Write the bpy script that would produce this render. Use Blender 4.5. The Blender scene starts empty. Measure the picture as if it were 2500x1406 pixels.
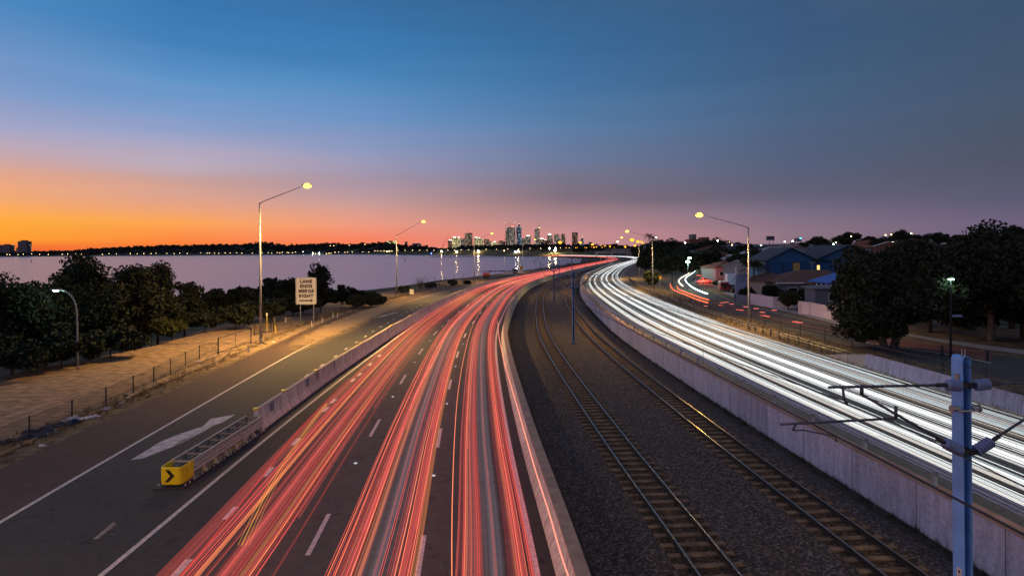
import bpy, math, random
import numpy as np
from mathutils import Vector, Matrix
random.seed(7); rng = np.random.default_rng(7)
S = bpy.context.scene; COL = S.collection
F = 1580.0; YH = 607.0; RO = 0.0087; H = 9.0
R = math.radians
# ------------------------------------------------------------ camera
cd = bpy.data.cameras.new('camera'); cam = bpy.data.objects.new('camera', cd); COL.objects.link(cam)
cam.location = (0, 0, H); cam.rotation_euler = (R(90), RO, 0)
cd.sensor_width = 36; cd.lens = 36*F/2500; cd.shift_y = (YH-703)/2500
cd.clip_start = 0.1; cd.clip_end = 30000; S.camera = cam
S.view_settings.view_transform = 'Standard'; S.view_settings.look = 'None'
S.view_settings.exposure = 0.0; S.view_settings.gamma = 1.0
S.cycles.use_denoising = True
S.cycles.sample_clamp_indirect = 3.0
S.cycles.max_bounces = 5; S.cycles.diffuse_bounces = 2; S.cycles.glossy_bounces = 3
S.cycles.transparent_max_bounces = 96
# ------------------------------------------------------------ world: dusk sky
def lin(c):
    c = c/255.0
    return c/12.92 if c <= 0.04045 else ((c+0.055)/1.055)**2.4
def rgb(*c): return (lin(c[0]), lin(c[1]), lin(c[2]), 1)
W = bpy.data.worlds.new('World'); S.world = W; W.use_nodes = True
nt = W.node_tree; N = nt.nodes; Lk = nt.links; N.clear()
def wn(t, **k):
    n = N.new(t)
    for a, b in k.items(): setattr(n, a, b)
    return n
def wmath(op, a, b=None):
    n = wn('ShaderNodeMath', operation=op)
    for i, v in enumerate((a, b)):
        if v is None: continue
        if isinstance(v, (int, float)): n.inputs[i].default_value = v
        else: Lk.new(v, n.inputs[i])
    return n.outputs[0]
tc = wn('ShaderNodeTexCoord'); sp = wn('ShaderNodeSeparateXYZ'); Lk.new(tc.outputs['Generated'], sp.inputs[0])
dx, dy, dz = sp.outputs
hl = wmath('SQRT', wmath('ADD', wmath('MULTIPLY', dx, dx), wmath('MULTIPLY', dy, dy)))
hx = wmath('DIVIDE', dx, wmath('MAXIMUM', hl, 0.001))
mp = wn('ShaderNodeMapping'); mp.inputs['Scale'].default_value = (2.2, 2.2, 26); mp.inputs['Rotation'].default_value = (0, R(7), 0)
Lk.new(tc.outputs['Generated'], mp.inputs[0])
nz = wn('ShaderNodeTexNoise'); nz.inputs['Scale'].default_value = 1.3; nz.inputs['Detail'].default_value = 4; Lk.new(mp.outputs[0], nz.inputs[0])
wob = wmath('MULTIPLY', wmath('SUBTRACT', nz.outputs[0], 0.5), 0.035)
ze = wmath('ADD', dz, wmath('MULTIPLY', wob, wmath('MINIMUM', wmath('MULTIPLY', wmath('ABSOLUTE', dz), 9.0), 1.0)))
SKY = {
 30: [(0,(72,135,190)),(100,(102,144,196)),(200,(122,153,200)),(300,(158,163,198)),(350,(183,168,188)),(400,(208,168,165)),(440,(226,165,138)),(500,(250,170,98)),(540,(253,170,62)),(585,(253,158,50)),(606,(243,108,52))],
 430:[(0,(58,118,175)),(100,(68,130,186)),(200,(95,148,200)),(280,(130,158,203)),(350,(163,165,198)),(410,(190,172,185)),(440,(202,162,155)),(490,(226,163,138)),(545,(252,165,85)),(592,(253,130,62))],
 890:[(0,(55,108,160)),(100,(60,123,178)),(200,(80,138,190)),(300,(113,148,196)),(380,(148,154,188)),(440,(166,150,170)),(500,(201,155,150)),(550,(236,152,126)),(588,(250,130,96))],
 1380:[(0,(56,98,140)),(100,(58,106,152)),(200,(68,115,162)),(300,(88,124,165)),(380,(108,124,158)),(440,(121,116,136)),(490,(130,112,126)),(530,(170,132,138)),(575,(206,144,144))],
 1930:[(0,(58,88,124)),(100,(61,91,128)),(200,(67,97,131)),(300,(77,99,130)),(400,(89,98,125)),(470,(98,96,117)),(520,(120,108,130)),(565,(142,117,132))],
 2460:[(0,(61,84,110)),(100,(66,87,113)),(200,(71,89,115)),(300,(77,88,109)),(400,(83,88,106)),(480,(92,91,115)),(545,(110,98,124))],
}
prev = None; prevh = None
def ramp(stops):
    r = wn('ShaderNodeValToRGB'); cr = r.color_ramp
    while len(cr.elements) > 1: cr.elements.remove(cr.elements[-1])
    stops = sorted(stops)
    cr.elements[0].position = stops[0][0]; cr.elements[0].color = stops[0][1]
    for p, c in stops[1:]:
        e = cr.elements.new(p); e.color = c
    Lk.new(ze, r.inputs[0]); return r.outputs[0]
def scaled(c, k): return (c[0]*k[0], c[1]*k[1], c[2]*k[2], 1)
items = []
for u, st in sorted(SKY.items()):
    ax = u-1250.0; L = math.hypot(F, ax)
    s2 = []
    for y, c in st:
        b = (y-YH) + RO*ax
        s2.append((min(max(-b/math.sqrt(L*L+b*b), 0.0005), .99), rgb(*c)))
    top = max(s2)[1]
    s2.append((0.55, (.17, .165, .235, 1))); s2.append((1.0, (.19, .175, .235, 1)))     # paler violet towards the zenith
    items.append((ax/L, s2))
# the sunset glow carries on outside the frame, to the left of it
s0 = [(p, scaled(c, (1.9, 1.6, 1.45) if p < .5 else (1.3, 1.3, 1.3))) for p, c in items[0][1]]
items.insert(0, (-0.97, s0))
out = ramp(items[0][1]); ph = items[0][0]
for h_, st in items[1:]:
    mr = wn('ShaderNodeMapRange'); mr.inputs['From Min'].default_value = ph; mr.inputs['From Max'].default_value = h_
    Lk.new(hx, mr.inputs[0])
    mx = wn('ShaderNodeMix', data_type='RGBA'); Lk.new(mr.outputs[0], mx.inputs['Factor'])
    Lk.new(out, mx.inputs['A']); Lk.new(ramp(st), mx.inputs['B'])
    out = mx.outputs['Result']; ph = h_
mp4 = wn('ShaderNodeMapping'); mp4.inputs['Scale'].default_value = (1.5, 1.5, 20); mp4.inputs['Rotation'].default_value = (0, R(8), 0); Lk.new(tc.outputs['Generated'], mp4.inputs[0])
nz2 = wn('ShaderNodeTexNoise'); nz2.inputs['Scale'].default_value = 1.1; nz2.inputs['Detail'].default_value = 5; Lk.new(mp4.outputs[0], nz2.inputs[0])
vm = wn('ShaderNodeMapRange'); vm.inputs['From Min'].default_value = .3; vm.inputs['From Max'].default_value = .7; vm.inputs['To Min'].default_value = .96; vm.inputs['To Max'].default_value = 1.03; Lk.new(nz2.outputs[0], vm.inputs[0])
sc_ = wn('ShaderNodeVectorMath', operation='SCALE'); Lk.new(out, sc_.inputs[0]); Lk.new(vm.outputs[0], sc_.inputs['Scale']); out = sc_.outputs[0]
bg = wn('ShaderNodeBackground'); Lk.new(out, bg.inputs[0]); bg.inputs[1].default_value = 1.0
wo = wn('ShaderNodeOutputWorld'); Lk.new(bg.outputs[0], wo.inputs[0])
W.cycles.sampling_method = 'MANUAL'; W.cycles.sample_map_resolution = 512

# ------------------------------------------------------------ geometry helpers
def zp(y):
    t = min(max((y-40)/290.0, 0), 1); return -1.8*t*t*(3-2*t)
def zpa(y):
    t = np.clip((y-40)/290.0, 0, 1); return -1.8*t*t*(3-2*t)
def ray(u, v):
    a = u-1250.0; b = v-YH; c, s = math.cos(RO), math.sin(RO)
    return c*a-s*b, s*a+c*b
def gp(u, v, dz=0.0):
    """ground point seen at a pixel, on the road plane raised by dz"""
    a, b = ray(u, v); y = (H-dz)*F/b
    for _ in range(40): y = (H-zp(y)-dz)*F/b
    return Vector((a/F*y, y, zp(y)+dz))
def at(u, v, y):
    a, b = ray(u, v); return Vector((a/F*y, y, H-b*y/F))
def cr(P, n=8):
    P = [Vector(p) for p in P]; P = [2*P[0]-P[1]]+P+[2*P[-1]-P[-2]]; o = []
    for i in range(1, len(P)-2):
        p0, p1, p2, p3 = P[i-1:i+3]
        d = [max((b-a).length, 1e-4)**.5 for a, b in ((p0, p1), (p1, p2), (p2, p3))]
        t0 = 0; t1 = d[0]; t2 = t1+d[1]; t3 = t2+d[2]
        for k in range(n):
            t = t1+(t2-t1)*k/n
            A1 = p0.lerp(p1, (t-t0)/(t1-t0)); A2 = p1.lerp(p2, (t-t1)/(t2-t1)); A3 = p2.lerp(p3, (t-t2)/(t3-t2))
            B1 = A1.lerp(A2, (t-t0)/(t2-t0)); B2 = A2.lerp(A3, (t-t1)/(t3-t1))
            o.append(B1.lerp(B2, (t-t1)/(t2-t1)))
    o.append(P[-2]); return o
# master line: foot of the retaining wall between the railway and the far carriageway
MP = [(16.0,-22),(15.3,-10),(14.65,0),(13.95,12),(13.5,20),(12.95,27.5),(12.5,35),(12.0,44.5),(11.55,55),(11.3,65),(11.32,75),(11.7,88),(12.4,105),
      (14.0,131),(16.7,160),(21,193),(26.4,226),(33.4,263),(43,311),(54.5,360),(67,409.6),(80,460),(102,553),(112,620),(117,680),(114,728),(104,786),(86,840),(60,890)]
mp_ = cr([(a, b, 0) for a, b in MP], 12)
ma = np.array([(p.x, p.y) for p in mp_]); dl = np.r_[0, np.cumsum(np.hypot(*np.diff(ma, axis=0).T))]
ss = np.arange(0, dl[-1], 2.0); mx_ = np.interp(ss, dl, ma[:,0]); my_ = np.interp(ss, dl, ma[:,1])
for _ in range(3):
    mx_[1:-1] = (mx_[:-2]+2*mx_[1:-1]+mx_[2:])/4; my_[1:-1] = (my_[:-2]+2*my_[1:-1]+my_[2:])/4
tx = np.gradient(mx_); ty = np.gradient(my_); tl = np.hypot(tx, ty); tx /= tl; ty /= tl
S0 = ss[np.argmin(np.abs(my_-17.3))]; ss = ss-S0; SMIN = ss[0]; SMAX = ss[-1]
def P(s, lat, z=0.0):
    x = float(np.interp(s, ss, mx_)); y = float(np.interp(s, ss, my_))
    a = float(np.interp(s, ss, tx)); b = float(np.interp(s, ss, ty)); l = math.hypot(a, b)
    X = x+lat*b/l; Y = y-lat*a/l
    return Vector((X, Y, zp(Y)+z))
def heading(s):
    return math.atan2(-float(np.interp(s, ss, tx)), float(np.interp(s, ss, ty)))   # rotation about z
def tab(*kv):
    a = [k[0] for k in kv]; b = [k[1] for k in kv]
    return lambda s: float(np.interp(s, a, b))
latR = tab((-40,-13.0),(40,-12.95),(80,-13.1),(120,-13.5),(160,-13.6),(200,-13.2),(240,-12.4),(286,-11.4),(343,-10.6),(436,-10.2),(530,-11),(900,-11.5))
def smooth(f, w=18): return lambda s: sum(f(s+d) for d in (-w, -w/2, 0, w/2, w))/5
latR = smooth(latR)
wL = tab((-40,13.4),(0,12.2),(20,11.35),(41,10.45),(56,10.1),(90,10.2),(900,10.2))     # width of the near carriageway, edge line to edge line
latL = lambda s: latR(s)-wL(s)
latB = lambda s: latL(s)-tab((-40,1.1),(30,1.0),(60,.7),(90,.7),(900,.8))(s)
def steps(a, b, near=1.5):
    o = [a]; 
    while o[-1] < b: o.append(o[-1]+max(near, abs(o[-1])*0.02, .0))
    o[-1] = b; return o
def latof(x, y):
    j = int(np.argmin((mx_-x)**2+(my_-y)**2)); return (x-mx_[j])*ty[j]-(y-my_[j])*tx[j], ss[j]

class MB:
    def __init__(s): s.v = []; s.f = []; s.uv = {}
    def add(s, vs, fs):
        n = len(s.v); s.v += [tuple(p) for p in vs]; s.f += [tuple(i+n for i in f) for f in fs]
    def box(s, c, d, rz=0, M=None):
        c = Vector(c); x, y, z = d[0]/2, d[1]/2, d[2]/2
        m = Matrix.Rotation(rz, 3, 'Z') if M is None else M
        vs = [c+m@Vector((i*x, j*y, k*z)) for i in (-1,1) for j in (-1,1) for k in (-1,1)]
        s.add(vs, [(0,1,3,2),(4,6,7,5),(0,4,5,1),(2,3,7,6),(0,2,6,4),(1,5,7,3)])
    def tube(s, pts, r, n=6, cap=True):
        pts = [Vector(p) for p in pts]; rr = r if isinstance(r, (list, tuple)) else [r]*len(pts); rings = []
        for i, p in enumerate(pts):
            t = (pts[min(i+1, len(pts)-1)]-pts[max(i-1, 0)]).normalized()
            up = Vector((0,0,1)) if abs(t.z) < .95 else Vector((1,0,0))
            a = t.cross(up).normalized(); b = a.cross(t)
            rings.append([p+a*math.cos(2*math.pi*k/n)*rr[i]+b*math.sin(2*math.pi*k/n)*rr[i] for k in range(n)])
        vs = [q for r_ in rings for q in r_]; fs = []
        for i in range(len(pts)-1):
            for k in range(n): fs.append((i*n+k, i*n+(k+1)%n, (i+1)*n+(k+1)%n, (i+1)*n+k))
        if cap: fs += [tuple(range(n))[::-1], tuple(range((len(pts)-1)*n, len(pts)*n))]
        s.add(vs, fs)
    def poly(s, pts): s.add(pts, [tuple(range(len(pts)))])
    def prism(s, pts, ext):
        n = len(pts); e = Vector(ext); pts = [Vector(p) for p in pts]
        s.add(pts+[p+e for p in pts], [tuple(range(n))[::-1], tuple(range(n, 2*n))]+[(i, (i+1)%n, n+(i+1)%n, n+i) for i in range(n)])
    def ball(s, c, r, n=8, sc=(1,1,1)):
        c = Vector(c); vs = [c+Vector((0,0,r*sc[2]))]; m = n//2
        for i in range(1, m):
            th = math.pi*i/m
            for k in range(n): vs.append(c+Vector((r*sc[0]*math.sin(th)*math.cos(2*math.pi*k/n), r*sc[1]*math.sin(th)*math.sin(2*math.pi*k/n), r*sc[2]*math.cos(th))))
        vs.append(c-Vector((0,0,r*sc[2]))); fs = [(0, 1+k, 1+(k+1)%n) for k in range(n)]
        for i in range(m-2):
            for k in range(n): a = 1+i*n; fs.append((a+k, a+n+k, a+n+(k+1)%n, a+(k+1)%n))
        a = 1+(m-2)*n; fs += [(len(vs)-1, a+(k+1)%n, a+k) for k in range(n)]
        s.add(vs, fs)
    def build(s, name, mat, parent=None, smooth_=False):
        me = bpy.data.meshes.new(name); me.from_pydata([tuple(p) for p in s.v], [], s.f)
        if smooth_: me.polygons.foreach_set('use_smooth', [True]*len(me.polygons))
        return link(name, me, mat, parent)
def link(name, me, mat, parent=None):
    if mat is not None and not me.materials: me.materials.append(mat)
    o = bpy.data.objects.new(name, me); COL.objects.link(o)
    if parent: o.parent = parent
    return o
def tag(o, label=None, cat=None, group=None, kind=None):
    if label: o['label'] = label
    if cat: o['category'] = cat
    if group: o['group'] = group
    if kind: o['kind'] = kind
    return o
def thing(name, loc, label, cat, group=None, rz=0):
    o = bpy.data.objects.new(name, None); COL.objects.link(o); o.location = loc; o.rotation_euler = (0,0,rz); o.empty_display_size = .2
    return tag(o, label, cat, group)
def kids(o): return [c for c in bpy.data.objects if c.parent == o]
def dup(o, loc=None, rz=None, label=None, parent=None, scale=None):
    c = o.copy(); COL.objects.link(c)
    if parent is not None: c.parent = parent
    if loc is not None: c.location = loc
    if rz is not None: c.rotation_euler = (0,0,rz)
    if scale is not None: c.scale = (scale,)*3 if not isinstance(scale, tuple) else scale
    if label: c['label'] = label
    for k in TREE_KIDS.get(o.name, None) or kids(o): dup(k, parent=c)
    return c
TREE_KIDS = {}
def sweep(sec, s0, s1, name, mat, parent=None, latf=None, close=False, near=1.5, uv=True, st=None):
    """loft a cross-section [(lat,z),...] along the master line"""
    st = st or steps(s0, s1, near); vs = []; n = len(sec); fs = []
    for s in st:
        o = latf(s) if latf else 0
        for a, z in sec: vs.append(P(s, o+a, z))
    m = n if close else n-1
    for i in range(len(st)-1):
        for k in range(m):
            fs.append((i*n+k, i*n+(k+1)%n, (i+1)*n+(k+1)%n, (i+1)*n+k))
    if close: fs += [tuple(range(n)), tuple(range((len(st)-1)*n, len(st)*n))[::-1]]
    me = bpy.data.meshes.new(name); me.from_pydata([tuple(v) for v in vs], [], fs)
    if uv:
        l = me.uv_layers.new(name='uv'); cum = [0]
        for k in range(1, n): cum.append(cum[-1]+math.hypot(sec[k][0]-sec[k-1][0], sec[k][1]-sec[k-1][1]))
        loopv = np.zeros(len(me.loops), dtype=np.int32); me.loops.foreach_get('vertex_index', loopv)
        u = np.array(st)[np.minimum(loopv//n, len(st)-1)]; v = np.array(cum)[loopv % n]
        l.data.foreach_set('uv', np.c_[u, v].astype(np.float32).ravel())
    return link(name, me, mat, parent)
def pxribbon(px, w, dz, mb, n=6):
    """painted line: pixel polyline on the ground, constant real width"""
    pts = [gp(u, v, dz) for u, v in [(q.x, q.y) for q in cr([(a, b, 0) for a, b in px], n)]] if len(px) > 2 else [gp(*px[0], dz), gp(*px[1], dz)]
    vs = []; fs = []
    for i, p in enumerate(pts):
        t = (pts[min(i+1, len(pts)-1)]-pts[max(i-1, 0)]); t.z = 0; t.normalize(); nrm = Vector((t.y, -t.x, 0))*w/2
        vs += [p-nrm, p+nrm]
    for i in range(len(pts)-1): fs.append((2*i, 2*i+1, 2*i+3, 2*i+2))
    mb.add(vs, fs)

# ------------------------------------------------------------ materials
MAT = {}
OW = 'first second third fourth fifth sixth seventh eighth ninth tenth eleventh twelfth thirteenth fourteenth fifteenth sixteenth seventeenth eighteenth nineteenth'.split()
TW = {2:'twent',3:'thirt',4:'fort',5:'fift',6:'sixt',7:'sevent',8:'eight',9:'ninet'}
def ordw(i):
    n = i+1
    return OW[n-1] if n < 20 else (TW[n//10]+'ieth' if n % 10 == 0 else TW[n//10]+'y-'+OW[n % 10-1])
def mat(name, col, rough=.8, metal=0, var=.25, scale=3.0, bump=0, bscale=None, emit=None, estr=0, spec=.5, col2=None, detail=6, alpha=None):
    if name in MAT: return MAT[name]
    m = bpy.data.materials.new(name); m.use_nodes = True; t = m.node_tree; b = t.nodes['Principled BSDF']
    b.inputs['Roughness'].default_value = rough; b.inputs['Metallic'].default_value = metal; b.inputs['Specular IOR Level'].default_value = spec
    c = tuple(col)+(1,)
    if var or col2:
        g = t.nodes.new('ShaderNodeNewGeometry'); n = t.nodes.new('ShaderNodeTexNoise'); n.inputs['Scale'].default_value = scale; n.inputs['Detail'].default_value = detail
        t.links.new(g.outputs['Position'], n.inputs[0])
        r = t.nodes.new('ShaderNodeValToRGB'); r.color_ramp.elements[0].position = .3; r.color_ramp.elements[1].position = .7
        r.color_ramp.elements[0].color = tuple(x*(1-var) for x in col)+(1,)
        r.color_ramp.elements[1].color = (tuple(col2)+(1,)) if col2 else tuple(min(x*(1+var), 1) for x in col)+(1,)
        t.links.new(n.outputs[0], r.inputs[0]); t.links.new(r.outputs[0], b.inputs['Base Color'])
        if bump:
            n2 = t.nodes.new('ShaderNodeTexNoise'); n2.inputs['Scale'].default_value = bscale or scale*6; n2.inputs['Detail'].default_value = 5
            t.links.new(g.outputs['Position'], n2.inputs[0])
            bp = t.nodes.new('ShaderNodeBump'); bp.inputs['Strength'].default_value = bump; bp.inputs['Distance'].default_value = .03
            t.links.new(n2.outputs[0], bp.inputs['Height']); t.links.new(bp.outputs[0], b.inputs['Normal'])
    else: b.inputs['Base Color'].default_value = c
    if emit:
        b.inputs['Emission Color'].default_value = tuple(emit)+(1,); b.inputs['Emission Strength'].default_value = estr
    MAT[name] = m; return m
def emat(name, col, k):
    if name in MAT: return MAT[name]
    m = bpy.data.materials.new(name); m.use_nodes = True; t = m.node_tree; t.nodes.clear()
    e = t.nodes.new('ShaderNodeEmission'); e.inputs[0].default_value = tuple(col)+(1,); e.inputs[1].default_value = k
    o = t.nodes.new('ShaderNodeOutputMaterial'); t.links.new(e.outputs[0], o.inputs[0]); MAT[name] = m; return m
def glowmat(name, col, k):
    # light drawn through the air by moving lamps or off car bodies: adds to what lies behind it
    if name in MAT: return MAT[name]
    m = bpy.data.materials.new(name); m.use_nodes = True; t = m.node_tree; t.nodes.clear()
    e = t.nodes.new('ShaderNodeEmission'); e.inputs[0].default_value = tuple(col)+(1,); e.inputs[1].default_value = k
    tr = t.nodes.new('ShaderNodeBsdfTransparent'); ad = t.nodes.new('ShaderNodeAddShader'); o = t.nodes.new('ShaderNodeOutputMaterial')
    t.links.new(e.outputs[0], ad.inputs[0]); t.links.new(tr.outputs[0], ad.inputs[1]); t.links.new(ad.outputs[0], o.inputs[0]); m.cycles.emission_sampling = 'NONE'; MAT[name] = m; return m
def node(t, k, ins=None, **kw):
    n = t.nodes.new(k)
    for a, b in kw.items(): setattr(n, a, b)
    for a, b in (ins or {}).items():
        if isinstance(b, bpy.types.NodeSocket): t.links.new(b, n.inputs[a])
        else: n.inputs[a].default_value = b
    return n
def asphalt(name, c1, c2, grit=.35):
    m = mat(name, c1, .85, var=0); t = m.node_tree; b = t.nodes['Principled BSDF']
    g = node(t, 'ShaderNodeNewGeometry'); pos = g.outputs['Position']
    n1 = node(t, 'ShaderNodeTexNoise', {0: pos, 'Scale': .35, 'Detail': 6}); n2 = node(t, 'ShaderNodeTexNoise', {0: pos, 'Scale': 28.0, 'Detail': 3})
    n3 = node(t, 'ShaderNodeTexNoise', {0: pos, 'Scale': 2.5, 'Detail': 5})
    r1 = node(t, 'ShaderNodeMix', {'Factor': n1.outputs[0], 'A': tuple(c1)+(1,), 'B': tuple(c2)+(1,)}, data_type='RGBA')
    mr = node(t, 'ShaderNodeMapRange', {0: n2.outputs[0], 'From Min': .3, 'From Max': .7, 'To Min': 1-grit, 'To Max': 1+grit})
    mr3 = node(t, 'ShaderNodeMapRange', {0: n3.outputs[0], 'From Min': .3, 'From Max': .7, 'To Min': .8, 'To Max': 1.15})
    mm = node(t, 'ShaderNodeMath', {0: mr.outputs[0], 1: mr3.outputs[0]}, operation='MULTIPLY')
    dn = node(t, 'ShaderNodeTexNoise', {0: pos, 'Scale': 1.1, 'Detail': 5}); da = node(t, 'ShaderNodeVectorMath', {0: dn.outputs['Color'], 'Scale': 2.2}, operation='SCALE'); dp = node(t, 'ShaderNodeVectorMath', {0: pos, 1: da.outputs[0]}, operation='ADD')
    vc = node(t, 'ShaderNodeTexVoronoi', {'Vector': dp.outputs[0], 'Scale': .16}, feature='DISTANCE_TO_EDGE')
    cm_ = node(t, 'ShaderNodeMapRange', {0: vc.outputs['Distance'], 'From Min': .0015, 'From Max': .006, 'To Min': .45, 'To Max': 1}); mm = node(t, 'ShaderNodeMath', {0: mm.outputs[0], 1: cm_.outputs[0]}, operation='MULTIPLY')
    mu = node(t, 'ShaderNodeVectorMath', {0: r1.outputs['Result'], 'Scale': mm.outputs[0]}, operation='SCALE')
    t.links.new(mu.outputs[0], b.inputs['Base Color'])
    bp = node(t, 'ShaderNodeBump', {'Height': n2.outputs[0], 'Strength': .5, 'Distance': .01}); t.links.new(bp.outputs[0], b.inputs['Normal'])
    return m
M_asph = asphalt('asphalt', (.032,.034,.041), (.054,.054,.056))
M_asph2 = asphalt('asphalt_lane', (.055,.06,.066), (.085,.088,.09))
M_asphr = asphalt('asphalt_red', (.055,.034,.032), (.09,.056,.05))
M_asphw = asphalt('asphalt_grey', (.11,.1,.095), (.16,.145,.13))
M_asphl = asphalt('asphalt_street', (.04,.05,.06), (.06,.068,.075))
M_paint = mat('road_paint', (.55,.51,.55), .7, var=.3, scale=7)
M_arrow = mat('arrow_paint', (.5,.47,.52), .8, var=.35, scale=3)
M_paintw = mat('worn_paint', (.24,.22,.22), .8, var=.6, scale=6)
M_sand = mat('sand', (.26,.18,.12), .95, var=.5, scale=1.6, bump=1.0, bscale=7, detail=10)
M_dirt = mat('dry_verge', (.10,.075,.05), .95, var=.6, scale=1.3, bump=1, bscale=8, col2=(.2,.15,.1))
M_soil = mat('dark_soil', (.035,.03,.027), .95, var=.6, scale=1.5, bump=1, bscale=10)
M_grass = mat('ground_grass', (.02,.035,.012), .95, var=.5, scale=.4, bump=1, bscale=12)
M_foot = mat('footpath_concrete', (.27,.29,.33), .85, var=.12, scale=1)
def wallmat(name, col, joint=3.6, stain=.5):
    m = mat(name, col, .85, var=0); t = m.node_tree; b = t.nodes['Principled BSDF']
    uv = node(t, 'ShaderNodeUVMap'); sp = node(t, 'ShaderNodeSeparateXYZ', {0: uv.outputs[0]})
    fr = node(t, 'ShaderNodeMath', {0: sp.outputs[0], 1: joint}, operation='DIVIDE'); fr = node(t, 'ShaderNodeMath', {0: fr.outputs[0]}, operation='FRACT')
    jl = node(t, 'ShaderNodeMath', {0: fr.outputs[0], 1: .045/joint}, operation='GREATER_THAN')
    cell = node(t, 'ShaderNodeMath', {0: sp.outputs[0], 1: joint}, operation='DIVIDE'); cell = node(t, 'ShaderNodeMath', {0: cell.outputs[0]}, operation='FLOOR')
    wn_ = node(t, 'ShaderNodeTexWhiteNoise', {'W': cell.outputs[0]}, noise_dimensions='1D')
    mp2 = node(t, 'ShaderNodeMapping', {0: uv.outputs[0], 'Scale': (1.3, .25, 1)})
    n1 = node(t, 'ShaderNodeTexNoise', {0: mp2.outputs[0], 'Scale': 2.2, 'Detail': 8, 'Roughness': .65})
    n2 = node(t, 'ShaderNodeTexNoise', {0: uv.outputs[0], 'Scale': 7.0, 'Detail': 6})
    a = node(t, 'ShaderNodeMapRange', {0: n1.outputs[0], 'From Min': .35, 'From Max': .62, 'To Min': 1-stain, 'To Max': 1.05})
    c = node(t, 'ShaderNodeMapRange', {0: n2.outputs[0], 'From Min': .3, 'From Max': .7, 'To Min': .8, 'To Max': 1.15})
    d = node(t, 'ShaderNodeMapRange', {0: wn_.outputs[0], 'To Min': .85, 'To Max': 1.1})
    q = node(t, 'ShaderNodeMath', {0: a.outputs[0], 1: c.outputs[0]}, operation='MULTIPLY'); q = node(t, 'ShaderNodeMath', {0: q.outputs[0], 1: d.outputs[0]}, operation='MULTIPLY')
    j = node(t, 'ShaderNodeMapRange', {0: jl.outputs[0], 'To Min': .3, 'To Max': 1}); q = node(t, 'ShaderNodeMath', {0: q.outputs[0], 1: j.outputs[0]}, operation='MULTIPLY')
    mu = node(t, 'ShaderNodeVectorMath', {0: tuple(col), 'Scale': q.outputs[0]}, operation='SCALE'); t.links.new(mu.outputs[0], b.inputs['Base Color'])
    return m
M_wall = wallmat('retaining_concrete', (.50,.48,.63), stain=.32)
M_barr = wallmat('barrier_concrete', (.74,.73,.64), joint=6.0, stain=.35)
M_cope = mat('coping_lit_concrete', (.36,.25,.2), .85, var=.25, scale=2)  # brown tint carries the orange lamplight on the wall tops
M_copew = mat('pale_coping', (.45,.38,.36), .85, var=.2, scale=4)
M_galv = mat('galvanised_steel', (.36,.38,.42), .45, .6, var=.15, scale=4)
M_cant = mat('cantilever_steel', (.10,.11,.15), .5, .4, var=.2, scale=6)
M_pole = mat('lamp_pole_steel', (.42,.43,.46), .4, .5, var=.12, scale=1.5)
M_mast = mat('mast_blue_steel', (.17,.40,.86), .5, .1, var=.18, scale=2)
M_masti = mat('mast_shaded_steel', (.015,.10,.24), .6, .1, var=.2, scale=2)  # recess shade of the web put into the blue; also on the gables
M_iron = mat('dark_iron', (.05,.05,.06), .6, .4, var=.3, scale=10)
M_rails = mat('rusty_rail', (.028,.019,.015), .7, .3, var=.3, scale=10)
M_railh = mat('polished_rail_head', (.32,.27,.23), .25, 1.0, var=0)
M_sleep = mat('concrete_sleeper', (.16,.11,.07), .9, var=.55, scale=2.5)
M_wood = mat('weathered_wood', (.12,.10,.08), .9, var=.3, scale=6)
M_bark = mat('bark', (.10,.08,.07), .9, var=.4, scale=5, bump=.6)
M_fence = mat('fence_dark_steel', (.02,.025,.03), .6, .2, var=0)
M_white = mat('white_paint', (.7,.68,.7), .6, var=.1)
M_black = mat('black_paint', (.012,.012,.014), .6, var=0)
M_yell = mat('yellow_plastic', (1.0,.72,.012), .4, var=.08, scale=3)
M_tyre = mat('tyre', (.015,.015,.015), .8, var=0)
M_glass = mat('dark_glass', (.01,.013,.018), .1, var=0, spec=.8)
M_sod = emat('sodium_glow', (1,.56,.11), 3.2); M_bowl = None; M_sodf = emat('sodium_glow_far', (1,.40,.025), 2.4)
M_merc = emat('mercury_glow', (.55,1,.72), 40); M_whl = emat('white_lamp_glow', (1,.95,.8), 30)
M_blul = emat('blue_lamp_glow', (.1,.2,1), 30)

# ballast
m = mat('ballast', (.1,.1,.1), .95, var=0); t = m.node_tree; b = t.nodes['Principled BSDF']
g = node(t, 'ShaderNodeNewGeometry')
vo = node(t, 'ShaderNodeTexVoronoi', {'Vector': g.outputs['Position'], 'Scale': 15.0})
n1 = node(t, 'ShaderNodeTexNoise', {0: g.outputs['Position'], 'Scale': .45, 'Detail': 4})
sepc = node(t, 'ShaderNodeSeparateColor', {0: vo.outputs['Color']})
pw = node(t, 'ShaderNodeMath', {0: sepc.outputs[0], 1: 3.0}, operation='POWER')
mr = node(t, 'ShaderNodeMapRange', {0: pw.outputs[0], 'To Min': .3, 'To Max': 2.6})
hue = node(t, 'ShaderNodeMix', {'Factor': n1.outputs[0], 'A': (.06,.06,.075,1), 'B': (.095,.07,.05,1)}, data_type='RGBA')
mu = node(t, 'ShaderNodeVectorMath', {0: hue.outputs['Result'], 'Scale': mr.outputs[0]}, operation='SCALE'); t.links.new(mu.outputs[0], b.inputs['Base Color'])
bp = node(t, 'ShaderNodeBump', {'Height': vo.outputs['Distance'], 'Strength': 1.0, 'Distance': .05}); bp.invert = True; t.links.new(bp.outputs[0], b.inputs['Normal'])
M_ball = m
M_brust = m.copy(); M_brust.name = 'rusty_ballast'
for n_ in M_brust.node_tree.nodes:
    if n_.type == 'MIX': n_.inputs['A'].default_value = (.05,.035,.022,1); n_.inputs['B'].default_value = (.085,.052,.028,1)
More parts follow.
